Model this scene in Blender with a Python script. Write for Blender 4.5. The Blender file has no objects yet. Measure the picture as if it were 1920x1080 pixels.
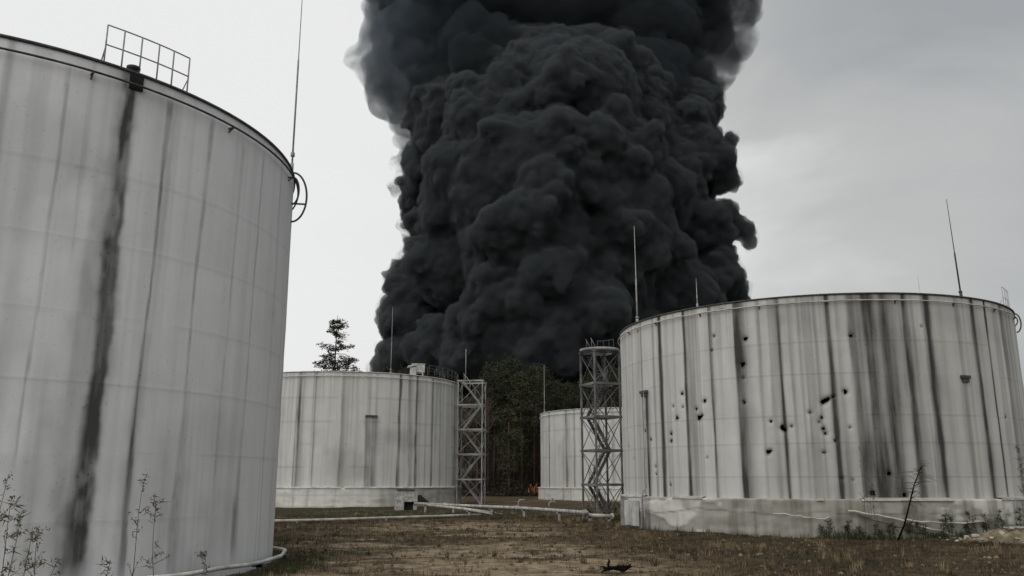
import bpy, bmesh, math, random
import numpy as np
from mathutils import Vector, Matrix

rad = math.radians
SC = bpy.context.scene
COL = SC.collection

# ------------------------------------------------------------------ camera
F_PX, PITCH, EYE = 1590.5, rad(12.79), 2.463
cam_d = bpy.data.cameras.new('camera')
cam_d.sensor_width = 36.0
cam_d.lens = F_PX / 1920.0 * 36.0
cam_d.clip_start, cam_d.clip_end = 0.1, 20000.0
cam = bpy.data.objects.new('camera', cam_d)
COL.objects.link(cam)
cam.location = (0, 0, EYE)
cam.rotation_euler = (rad(90) + PITCH, 0, 0)
SC.camera = cam

# ------------------------------------------------------------------ world, sun, exposure
SUN_EL, SUN_AZ = rad(44), rad(-156)          # azimuth measured from +Y towards +X
W = bpy.data.worlds.new('World')
SC.world = W
W.use_nodes = True
nt = W.node_tree
nt.nodes.clear()
N = nt.nodes.new
L = nt.links.new
out = N('ShaderNodeOutputWorld')
bg = N('ShaderNodeBackground')
bg.inputs['Strength'].default_value = 0.115
sky = N('ShaderNodeTexSky')
sky.sky_type = 'NISHITA'
sky.sun_disc = False
sky.sun_elevation = SUN_EL
sky.sun_rotation = SUN_AZ
sky.air_density = 1.0
sky.dust_density = 4.0
tc = N('ShaderNodeTexCoord')
sep = N('ShaderNodeSeparateXYZ')
L(tc.outputs['Generated'], sep.inputs[0])


def mth(op, a, b=None, c=None, tree=None):
    n = (tree or nt).nodes.new('ShaderNodeMath')
    n.operation = op
    for i, v in enumerate((a, b, c)):
        if v is None:
            continue
        if isinstance(v, (int, float)):
            n.inputs[i].default_value = v
        else:
            (tree or nt).links.new(v, n.inputs[i])
    return n.outputs[0]


# overcast cloud deck: brighter in the west (left), darker where the smoke drifts off to the east
mp = N('ShaderNodeMapping')
mp.inputs['Scale'].default_value = (1.0, 1.0, 2.2)
L(tc.outputs['Generated'], mp.inputs['Vector'])
cl = N('ShaderNodeTexNoise')
cl.inputs['Scale'].default_value = 2.6
cl.inputs['Detail'].default_value = 5.0
cl.inputs['Roughness'].default_value = 0.55
cl.inputs['Distortion'].default_value = 0.4
L(mp.outputs[0], cl.inputs['Vector'])
ramp = N('ShaderNodeValToRGB')
e = ramp.color_ramp.elements
e[0].position = 0.0
e[0].color = (7.5, 7.55, 7.45, 1)
e[1].position = 1.0
e[1].color = (3.2, 3.36, 3.45, 1)
em = ramp.color_ramp.elements.new(0.46)
em.color = (6.9, 6.95, 6.8, 1)
em = ramp.color_ramp.elements.new(0.64)
em.color = (4.7, 4.72, 4.62, 1)
# position along the ramp: x direction + a little height + cloud noise
s1 = mth('MULTIPLY_ADD', sep.outputs['X'], 1.1, 0.25)
zb_ = mth('MULTIPLY_ADD', mth('SUBTRACT', cl.outputs['Fac'], 0.5), 0.25, sep.outputs['Z'])
mr = N('ShaderNodeMapRange')
mr.interpolation_type = 'SMOOTHSTEP'
mr.inputs['From Min'].default_value = 0.34
mr.inputs['From Max'].default_value = 0.50
mr.inputs['To Max'].default_value = 0.26
L(zb_, mr.inputs['Value'])
mr2 = N('ShaderNodeMapRange')
mr2.interpolation_type = 'SMOOTHSTEP'
mr2.inputs['From Min'].default_value = 0.05
mr2.inputs['From Max'].default_value = 0.3
L(sep.outputs['X'], mr2.inputs['Value'])
s2 = mth('MULTIPLY_ADD', mr.outputs[0], mr2.outputs[0], s1)
s3 = mth('MULTIPLY_ADD', mth('SUBTRACT', cl.outputs['Fac'], 0.5), 0.5, s2)
# the deck behind the photographer is thinner and brighter
s4 = mth('MULTIPLY_ADD', mth('MINIMUM', sep.outputs['Y'], 0.0), 0.62, s3)
L(s4, ramp.inputs['Fac'])
mix = N('ShaderNodeMix')
mix.data_type = 'RGBA'
mix.inputs['Factor'].default_value = 0.94
L(sky.outputs[0], mix.inputs['A'])
L(ramp.outputs['Color'], mix.inputs['B'])
L(mix.outputs['Result'], bg.inputs['Color'])
L(bg.outputs[0], out.inputs['Surface'])

sun_d = bpy.data.lights.new('sun', 'SUN')
sun_d.energy = 1.15
sun_d.angle = rad(60)
sun_d.color = (1.0, 0.97, 0.93)
sun = bpy.data.objects.new('sun', sun_d)
COL.objects.link(sun)
sdir = Vector((math.sin(SUN_AZ) * math.cos(SUN_EL), math.cos(SUN_AZ) * math.cos(SUN_EL), math.sin(SUN_EL)))
sun.rotation_euler = sdir.to_track_quat('Z', 'Y').to_euler()
sun.location = (-60, -30, 80)

SC.view_settings.view_transform = 'Standard'
SC.view_settings.look = 'None'
SC.view_settings.gamma = 1.0
SC.view_settings.exposure = 0.0
SC.view_settings.use_curve_mapping = False
try:
    SC.cycles.volume_bounces = 1
    SC.cycles.max_bounces = 8
    SC.cycles.transparent_max_bounces = 64
except Exception:
    pass

# ------------------------------------------------------------------ helpers
rng = np.random.default_rng(7)
random.seed(7)


def ray(px, py):
    """direction through a pixel of the 1920x1080 photograph"""
    u, v = (px - 960) / F_PX, (540 - py) / F_PX
    return Vector((u, math.cos(PITCH) - v * math.sin(PITCH), math.sin(PITCH) + v * math.cos(PITCH)))


def at(px, py, Y):
    d = ray(px, py)
    t = Y / d.y
    return Vector((d.x * t, Y, EYE + d.z * t))


def ground(px, py, z=0.0):
    d = ray(px, py)
    t = (z - EYE) / d.z
    return Vector((d.x * t, d.y * t, z))


def link(o, parent=None):
    COL.objects.link(o)
    if parent is not None:
        o.parent = parent
    return o


def empty(name, loc, rz=0.0):
    o = bpy.data.objects.new(name, None)
    o.location = loc
    o.rotation_euler = (0, 0, rz)
    o.empty_display_size = 0.3
    return link(o)


def tag(o, label=None, cat=None, group=None, kind=None):
    if label:
        o['label'] = label
    if cat:
        o['category'] = cat
    if group:
        o['group'] = group
    if kind:
        o['kind'] = kind
    return o


def np_mesh(name, V, Fc, mat, parent=None, smooth=False, attrs=None, loc=None):
    """V (n,3) array, Fc list of faces or (m,k) array"""
    me = bpy.data.meshes.new(name)
    V = np.asarray(V, np.float32)
    if isinstance(Fc, np.ndarray):
        k = Fc.shape[1]
        me.vertices.add(len(V))
        me.vertices.foreach_set('co', V.ravel())
        me.loops.add(Fc.size)
        me.loops.foreach_set('vertex_index', Fc.astype(np.int32).ravel())
        me.polygons.add(len(Fc))
        me.polygons.foreach_set('loop_start', np.arange(0, Fc.size, k, dtype=np.int32))
        me.update(calc_edges=True)
    else:
        me.from_pydata([tuple(v) for v in V], [], Fc)
        me.update()
    if attrs:
        for an, av in attrs.items():
            a = me.attributes.new(an, 'FLOAT', 'POINT')
            a.data.foreach_set('value', np.asarray(av, np.float32))
    if smooth:
        me.polygons.foreach_set('use_smooth', np.ones(len(me.polygons), bool))
    me.materials.append(mat)
    o = bpy.data.objects.new(name, me)
    link(o, parent)
    if loc is not None:
        o.location = loc
    return o


class MB:
    """collects boxes, tubes, lathes; builds ONE mesh"""

    def __init__(s):
        s.v, s.f, s.sm = [], [], []

    def add(s, vs, fs, smooth=False):
        b = len(s.v)
        s.v += [tuple(v) for v in vs]
        s.f += [tuple(i + b for i in f) for f in fs]
        s.sm += [smooth] * len(fs)

    def box(s, c, size, rz=0.0, M=None):
        hx, hy, hz = size[0] / 2, size[1] / 2, size[2] / 2
        P = [Vector((x, y, z)) for z in (-hz, hz) for x, y in ((-hx, -hy), (hx, -hy), (hx, hy), (-hx, hy))]
        if M is None:
            M = Matrix.Rotation(rz, 3, 'Z')
        P = [M @ p + Vector(c) for p in P]
        s.add(P, [(3, 2, 1, 0), (4, 5, 6, 7), (0, 1, 5, 4), (1, 2, 6, 5), (2, 3, 7, 6), (3, 0, 4, 7)])

    def bar(s, a, b, w, h=None):
        a, b = Vector(a), Vector(b)
        d = b - a
        ln = d.length
        z = d.normalized()
        x = z.cross(Vector((0, 0, 1)))
        if x.length < 1e-4:
            x = Vector((1, 0, 0))
        x.normalize()
        y = z.cross(x)
        M = Matrix((x, y, z)).transposed()
        s.box((a + b) / 2, (w, h or w, ln), M=M)

    def tube(s, pts, r, n=8, r2=None, cap=True):
        pts = [Vector(p) for p in pts]
        m = len(pts)
        rs = r if isinstance(r, (list, tuple)) else [r + ((r2 if r2 is not None else r) - r) * i / max(1, m - 1) for i in range(m)]
        vs = []
        px = None
        for i, p in enumerate(pts):
            t = (pts[min(i + 1, m - 1)] - pts[max(i - 1, 0)]).normalized()
            if px is None:
                px = t.cross(Vector((0, 0, 1)))
                if px.length < 1e-3:
                    px = t.cross(Vector((0, 1, 0)))
            px = (px - t * px.dot(t)).normalized()
            py = t.cross(px)
            for k in range(n):
                a = 2 * math.pi * k / n
                vs.append(p + (px * math.cos(a) + py * math.sin(a)) * rs[i])
        fs = []
        for i in range(m - 1):
            for k in range(n):
                k2 = (k + 1) % n
                fs.append((i * n + k, i * n + k2, (i + 1) * n + k2, (i + 1) * n + k))
        if cap:
            fs.append(tuple(range(n))[::-1])
            fs.append(tuple((m - 1) * n + k for k in range(n)))
        s.add(vs, fs, True)

    def lathe(s, prof, n=32, c=(0, 0, 0)):
        vs = []
        for r, z in prof:
            for k in range(n):
                a = 2 * math.pi * k / n
                vs.append((c[0] + r * math.cos(a), c[1] + r * math.sin(a), c[2] + z))
        fs = []
        for i in range(len(prof) - 1):
            for k in range(n):
                k2 = (k + 1) % n
                fs.append((i * n + k, i * n + k2, (i + 1) * n + k2, (i + 1) * n + k))
        s.add(vs, fs, n > 12)

    def build(s, name, mat, parent=None):
        me = bpy.data.meshes.new(name)
        me.from_pydata(s.v, [], s.f)
        me.update()
        me.polygons.foreach_set('use_smooth', np.array(s.sm, bool))
        me.materials.append(mat)
        o = bpy.data.objects.new(name, me)
        return link(o, parent)


# numpy value noise -------------------------------------------------
def _hash(ix, iy, seed):
    h = (ix.astype(np.int64) * 374761393 + iy.astype(np.int64) * 668265263 + seed * 1442695041) & 0x7fffffff
    h = ((h ^ (h >> 13)) * 1274126177) & 0x7fffffff
    return ((h ^ (h >> 16)) & 0xffff) / 65535.0


def vnoise(x, y, seed=0):
    x, y = np.broadcast_arrays(np.asarray(x, float), np.asarray(y, float))
    ix, iy = np.floor(x), np.floor(y)
    fx, fy = x - ix, y - iy
    fx, fy = fx * fx * (3 - 2 * fx), fy * fy * (3 - 2 * fy)
    a, b = _hash(ix, iy, seed), _hash(ix + 1, iy, seed)
    c, d = _hash(ix, iy + 1, seed), _hash(ix + 1, iy + 1, seed)
    return (a + (b - a) * fx) * (1 - fy) + (c + (d - c) * fx) * fy


def fbm(x, y, seed=0, oct=4):
    s, a, t = 0.0, 1.0, 0.0
    for k in range(oct):
        s = s + a * vnoise(np.asarray(x) * 2 ** k, np.asarray(y) * 2 ** k, seed + 17 * k)
        t += a
        a *= 0.5
    return s / t


def sstep(a, b, x):
    t = np.clip((x - a) / (b - a), 0, 1)
    return t * t * (3 - 2 * t)


# ------------------------------------------------------------------ materials
def new_mat(name):
    m = bpy.data.materials.new(name)
    m.use_nodes = True
    t = m.node_tree
    return m, t, t.nodes['Principled BSDF']


def noisy(name, c1, c2, scale=8.0, rough=0.8, bump=0.15, metallic=0.0, detail=5.0, dist=0.02, spec=0.3):
    m, t, b = new_mat(name)
    co = t.nodes.new('ShaderNodeTexCoord')
    n = t.nodes.new('ShaderNodeTexNoise')
    n.inputs['Scale'].default_value = scale
    n.inputs['Detail'].default_value = detail
    t.links.new(co.outputs['Object'], n.inputs['Vector'])
    r = t.nodes.new('ShaderNodeValToRGB')
    r.color_ramp.elements[0].position = 0.35
    r.color_ramp.elements[1].position = 0.68
    r.color_ramp.elements[0].color = (*c1, 1)
    r.color_ramp.elements[1].color = (*c2, 1)
    t.links.new(n.outputs['Fac'], r.inputs['Fac'])
    t.links.new(r.outputs['Color'], b.inputs['Base Color'])
    b.inputs['Roughness'].default_value = rough
    b.inputs['Metallic'].default_value = metallic
    b.inputs['Specular IOR Level'].default_value = spec
    if bump:
        bp = t.nodes.new('ShaderNodeBump')
        bp.inputs['Strength'].default_value = bump
        bp.inputs['Distance'].default_value = dist
        t.links.new(n.outputs['Fac'], bp.inputs['Height'])
        t.links.new(bp.outputs[0], b.inputs['Normal'])
    return m


def tank_mat(name, base, base2, dirt_shade_c):
    """weathered paint: 'dirt_and_shade' (run-off stains, plus shade painted into two of the shells) and 'seam' come from the shell's own attributes"""
    m, t, b = new_mat(name)
    co = t.nodes.new('ShaderNodeTexCoord')
    mpn = t.nodes.new('ShaderNodeMapping')
    mpn.inputs['Scale'].default_value = (1.0, 1.0, 0.10)
    t.links.new(co.outputs['Object'], mpn.inputs['Vector'])
    n = t.nodes.new('ShaderNodeTexNoise')
    n.inputs['Scale'].default_value = 3.2
    n.inputs['Detail'].default_value = 7.0
    n.inputs['Roughness'].default_value = 0.62
    t.links.new(mpn.outputs[0], n.inputs['Vector'])
    n2 = t.nodes.new('ShaderNodeTexNoise')
    n2.inputs['Scale'].default_value = 0.7
    n2.inputs['Detail'].default_value = 6.0
    n2.inputs['Roughness'].default_value = 0.6
    t.links.new(co.outputs['Object'], n2.inputs['Vector'])
    r = t.nodes.new('ShaderNodeValToRGB')
    r.color_ramp.elements[0].position = 0.3
    r.color_ramp.elements[1].position = 0.66
    r.color_ramp.elements[0].color = (*base2, 1)
    r.color_ramp.elements[1].color = (*base, 1)
    f = mth('MULTIPLY_ADD', n.outputs['Fac'], 0.6, mth('MULTIPLY', n2.outputs['Fac'], 0.4, tree=t), tree=t)
    t.links.new(f, r.inputs['Fac'])
    at_ = t.nodes.new('ShaderNodeAttribute')
    at_.attribute_name = 'dirt_and_shade'
    # break stains and painted shade up with fine vertical grain
    g = mth('MULTIPLY_ADD', n.outputs['Fac'], 0.9, 0.55, tree=t)
    df = mth('MULTIPLY', at_.outputs['Fac'], g, tree=t)
    # small rust freckles and chips
    n3 = t.nodes.new('ShaderNodeTexNoise')
    n3.inputs['Scale'].default_value = 11.0
    n3.inputs['Detail'].default_value = 9.0
    n3.inputs['Roughness'].default_value = 0.7
    t.links.new(co.outputs['Object'], n3.inputs['Vector'])
    sp = t.nodes.new('ShaderNodeMapRange')
    sp.inputs['From Min'].default_value = 0.60
    sp.inputs['From Max'].default_value = 0.74
    sp.inputs['To Max'].default_value = 0.40
    t.links.new(n3.outputs['Fac'], sp.inputs['Value'])
    df = mth('ADD', df, sp.outputs[0], tree=t)
    df = mth('MINIMUM', df, 0.97, tree=t)
    mx = t.nodes.new('ShaderNodeMix')
    mx.data_type = 'RGBA'
    t.links.new(df, mx.inputs['Factor'])
    t.links.new(r.outputs['Color'], mx.inputs['A'])
    mx.inputs['B'].default_value = (*dirt_shade_c, 1)
    t.links.new(mx.outputs['Result'], b.inputs['Base Color'])
    b.inputs['Roughness'].default_value = 0.62
    b.inputs['Specular IOR Level'].default_value = 0.25
    sm = t.nodes.new('ShaderNodeAttribute')
    sm.attribute_name = 'seam'
    hgt = mth('MULTIPLY_ADD', n2.outputs['Fac'], 0.9, mth('MULTIPLY', sm.outputs['Fac'], 0.5, tree=t), tree=t)
    bp = t.nodes.new('ShaderNodeBump')
    bp.inputs['Strength'].default_value = 0.35
    bp.inputs['Distance'].default_value = 0.06
    t.links.new(hgt, bp.inputs['Height'])
    t.links.new(bp.outputs[0], b.inputs['Normal'])
    return m


M_TANK_GREY = tank_mat('aluminium_paint', (0.74, 0.75, 0.755), (0.64, 0.645, 0.645), (0.035, 0.036, 0.034))
M_TANK_WHITE = tank_mat('weathered_white_paint', (0.56, 0.555, 0.53), (0.45, 0.447, 0.425), (0.022, 0.022, 0.02))
M_BAND = tank_mat('limewashed_concrete', (0.66, 0.65, 0.61), (0.46, 0.45, 0.41), (0.09, 0.085, 0.06))
M_ROOF = noisy('roof_paint', (0.25, 0.25, 0.25), (0.4, 0.4, 0.39), 1.5)
M_DARK_STEEL = noisy('dark_steel', (0.035, 0.035, 0.037), (0.08, 0.08, 0.08), 6.0, 0.7)
M_GREY_STEEL = noisy('grey_painted_steel', (0.20, 0.20, 0.20), (0.36, 0.36, 0.35), 5.0, 0.65)
M_TOWER = noisy('weathered_steelwork', (0.06, 0.06, 0.06), (0.20, 0.20, 0.195), 0.9, 0.7, detail=8)
M_TOWER_LIGHT = noisy('pale_steelwork', (0.15, 0.15, 0.15), (0.32, 0.32, 0.31), 0.9, 0.7, detail=8)
M_PIPE = noisy('white_pipe_paint', (0.34, 0.335, 0.315), (0.62, 0.61, 0.58), 2.5, 0.55)
M_PIPE_LINE = noisy('chalky_pipe_paint', (0.20, 0.195, 0.18), (0.46, 0.45, 0.42), 3.5, 0.7, detail=8)
M_PIPE_DULL = noisy('dull_pipe_paint', (0.30, 0.28, 0.24), (0.52, 0.50, 0.46), 2.0, 0.7)
M_HOLLOW = noisy('sooty_iron_and_shade', (0.008, 0.008, 0.008), (0.02, 0.02, 0.019), 5.0, 0.9)
M_BARK = noisy('pine_bark', (0.035, 0.024, 0.018), (0.12, 0.075, 0.05), 3.0, 0.9, 0.4)
M_NEEDLE = noisy('pine_needles', (0.02, 0.026, 0.014), (0.048, 0.054, 0.028), 0.45, 0.8, 0.0)
M_NEEDLE2 = noisy('dry_pine_needles', (0.036, 0.037, 0.02), (0.074, 0.072, 0.038), 0.5, 0.8, 0.0)
M_BARE = noisy('bare_twigs', (0.07, 0.045, 0.04), (0.13, 0.085, 0.075), 1.0, 0.9, 0.0)
M_STALK = noisy('dry_stalk', (0.07, 0.06, 0.042), (0.14, 0.12, 0.085), 5.0, 0.9, 0.0)
M_STALK_PALE = noisy('pale_stalk', (0.10, 0.088, 0.06), (0.17, 0.15, 0.10), 5.0, 0.9, 0.0)
M_STALK_DARK = noisy('dark_stalk', (0.02, 0.022, 0.012), (0.055, 0.055, 0.03), 5.0, 0.95, 0.0)
M_CHAR = noisy('charred_wood', (0.004, 0.004, 0.0035), (0.013, 0.012, 0.01), 9.0, 1.0, 0.5, spec=0.05)
M_SAND = noisy('broken_plaster', (0.08, 0.065, 0.04), (0.27, 0.22, 0.15), 3.0, 0.95, 0.4)


# ------------------------------------------------------------------ ground
def axis(segs):
    o = []
    for a, b, st in segs:
        o += list(np.arange(a, b, st))
    o.append(segs[-1][1])
    return np.array(o)


gx = axis([(-3000, -400, 650), (-400, -80, 40), (-80, -24, 4), (-24, 34, 0.3), (34, 80, 4), (80, 400, 40), (400, 3000, 650)])
gy = axis([(-600, -20, 60), (-20, 12, 3), (12, 40, 0.2), (40, 75, 0.45), (75, 160, 2.5), (160, 400, 20), (400, 4000, 600)])
GX, GY = np.meshgrid(gx, gy)


def ground_h(x, y):
    near = sstep(10, 16, y) * (1 - sstep(90, 140, y))
    return near * (0.22 * (fbm(x * 0.22, y * 0.3, 3) - 0.5) + 0.16 * (fbm(x * 1.1, y * 1.9, 9, 5) - 0.5))


def to_px(x, y, z=0.0):
    zz = z - EYE
    d = y * math.cos(PITCH) + zz * math.sin(PITCH)
    u = -y * math.sin(PITCH) + zz * math.cos(PITCH)
    d = np.where(d < 1, 1, d)
    return 960 + F_PX * x / d, 540 - F_PX * u / d


def ground_fields(x, y):
    """sand 0..1 (bare sandy soil), moss 0..1"""
    bands = fbm(x * 0.10, y * 0.42, 21, 5)
    fine = fbm(x * 0.55, y * 1.1, 33, 4)
    # open worked soil between the left tank and the right tank, fading towards the right tank
    centre = sstep(-12, -5, x) * (1 - sstep(1.5, 6.5, x + 0.12 * (y - 30))) * sstep(17, 22, y) * (1 - sstep(46, 60, y))
    sand = centre * (0.25 + 0.75 * sstep(0.42, 0.54, bands * 0.6 + fine * 0.4)) * (0.55 + 0.45 * sstep(0.3, 0.55, fbm(x * 2.3, y * 3.1, 35, 3)))
    sand = np.maximum(sand, 0.45 * sstep(0.62, 0.75, fbm(x * 0.25, y * 0.6, 71)) * sstep(70, 80, y))
    sand = sand * (1 - 0.75 * sstep(0.56, 0.66, fbm(x * 0.8, y * 1.7, 41, 4)))
    moss = sstep(0.46, 0.62, fbm(x * 0.2, y * 0.45, 55)) * 0.55
    strip = sstep(56, 60, y) * (1 - sstep(78, 84, y)) * (1 - sstep(1, 5, x))
    moss = np.maximum(moss, 0.85 * strip)
    foot = np.exp(-((np.hypot(x + 16.32, y - 25.86) - 9.6) / 0.9) ** 2)
    moss = np.maximum(moss, foot)
    sand = sand * (1 - 0.9 * foot)
    return sand, moss


gs, gm = ground_fields(GX, GY)
nX, nY = len(gx), len(gy)
idx = np.arange(nX * nY).reshape(nY, nX)
gF = np.stack([idx[:-1, :-1], idx[:-1, 1:], idx[1:, 1:], idx[1:, :-1]], -1).reshape(-1, 4)
m, t, b = new_mat('ground_soil')
co = t.nodes.new('ShaderNodeTexCoord')
nz = t.nodes.new('ShaderNodeTexNoise')
nz.inputs['Scale'].default_value = 3.0
nz.inputs['Detail'].default_value = 9.0
nz.inputs['Roughness'].default_value = 0.78
mpg = t.nodes.new('ShaderNodeMapping')
mpg.inputs['Scale'].default_value = (0.7, 1.2, 1)
t.links.new(co.outputs['Object'], mpg.inputs['Vector'])
t.links.new(mpg.outputs[0], nz.inputs['Vector'])
rp = t.nodes.new('ShaderNodeValToRGB')
rp.color_ramp.elements[0].position = 0.3
rp.color_ramp.elements[0].color = (0.022, 0.017, 0.011, 1)
rp.color_ramp.elements[1].position = 0.7
rp.color_ramp.elements[1].color = (0.14, 0.10, 0.062, 1)
t.links.new(nz.outputs['Fac'], rp.inputs['Fac'])
rs = t.nodes.new('ShaderNodeValToRGB')
rs.color_ramp.elements[0].position = 0.3
rs.color_ramp.elements[0].color = (0.10, 0.074, 0.048, 1)
rs.color_ramp.elements[1].position = 0.68
rs.color_ramp.elements[1].color = (0.46, 0.365, 0.25, 1)
t.links.new(nz.outputs['Fac'], rs.inputs['Fac'])
rm = t.nodes.new('ShaderNodeValToRGB')
rm.color_ramp.elements[0].position = 0.3
rm.color_ramp.elements[0].color = (0.012, 0.014, 0.008, 1)
rm.color_ramp.elements[1].position = 0.7
rm.color_ramp.elements[1].color = (0.05, 0.047, 0.025, 1)
t.links.new(nz.outputs['Fac'], rm.inputs['Fac'])
a1 = t.nodes.new('ShaderNodeAttribute')
a1.attribute_name = 'sand'
a2 = t.nodes.new('ShaderNodeAttribute')
a2.attribute_name = 'moss'
x1 = t.nodes.new('ShaderNodeMix')
x1.data_type = 'RGBA'
t.links.new(a2.outputs['Fac'], x1.inputs['Factor'])
t.links.new(rp.outputs['Color'], x1.inputs['A'])
t.links.new(rm.outputs['Color'], x1.inputs['B'])
x2 = t.nodes.new('ShaderNodeMix')
x2.data_type = 'RGBA'
t.links.new(a1.outputs['Fac'], x2.inputs['Factor'])
t.links.new(x1.outputs['Result'], x2.inputs['A'])
t.links.new(rs.outputs['Color'], x2.inputs['B'])
t.links.new(x2.outputs['Result'], b.inputs['Base Color'])
b.inputs['Roughness'].default_value = 1.0
b.inputs['Specular IOR Level'].default_value = 0.1
bp = t.nodes.new('ShaderNodeBump')
bp.inputs['Strength'].default_value = 0.8
bp.inputs['Distance'].default_value = 0.12
t.links.new(nz.outputs['Fac'], bp.inputs['Height'])
t.links.new(bp.outputs[0], b.inputs['Normal'])
M_GROUND = m
g = np_mesh('ground', np.stack([GX, GY, ground_h(GX, GY)], -1).reshape(-1, 3), gF, M_GROUND, None, True,
            {'sand': gs.ravel(), 'moss': gm.ravel()})
tag(g, 'bare brown soil with dry grass, moss and sandy tracks between the tanks', 'ground', kind='structure')


# ------------------------------------------------------------------ storage tanks
class Tank:
    def __init__(s, X, Y, R, h):
        s.X, s.Y, s.R, s.h = X, Y, R, h
        s.base = math.atan2(-Y, -X)
        s.half = math.acos(R / math.hypot(X, Y))

    def hit(s, px, py, R=None):
        """(theta, z) where the pixel's ray meets the near side of the cylinder"""
        R = R or s.R
        d = ray(px, py)
        a = d.x * d.x + d.y * d.y
        bq = -(d.x * s.X + d.y * s.Y)
        c = s.X ** 2 + s.Y ** 2 - R * R
        D = bq * bq - a * c
        tt = (-bq - math.sqrt(max(D, 0))) / a
        p = d * tt
        return math.atan2(p.y - s.Y, p.x - s.X), EYE + p.z

    def rel(s, th):
        return (th - s.base + math.pi) % (2 * math.pi) - math.pi

    def thetas(s, step):
        m = s.half + 0.35
        m = min(m, math.pi - 0.1)
        n = int(2 * m * s.R / step)
        vis = np.linspace(-m, m, n)
        hid = np.linspace(m, 2 * math.pi - m, 40)[1:-1]
        return np.concatenate([vis, hid])

    def loc(s, th, r, z):
        return Vector((r * math.cos(th), r * math.sin(th), z))


TANKS = [Tank(-16.323, 25.857, 8.989, 12.574), Tank(-18.12, 94.27, 12.22, 12.777),
         Tank(15.96, 119.75, 11.98, 11.458), Tank(17.273, 49.582, 10.79, 11.007)]


def px_w(T, w):
    return w * (math.hypot(T.X, T.Y) - T.R) / F_PX


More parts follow.
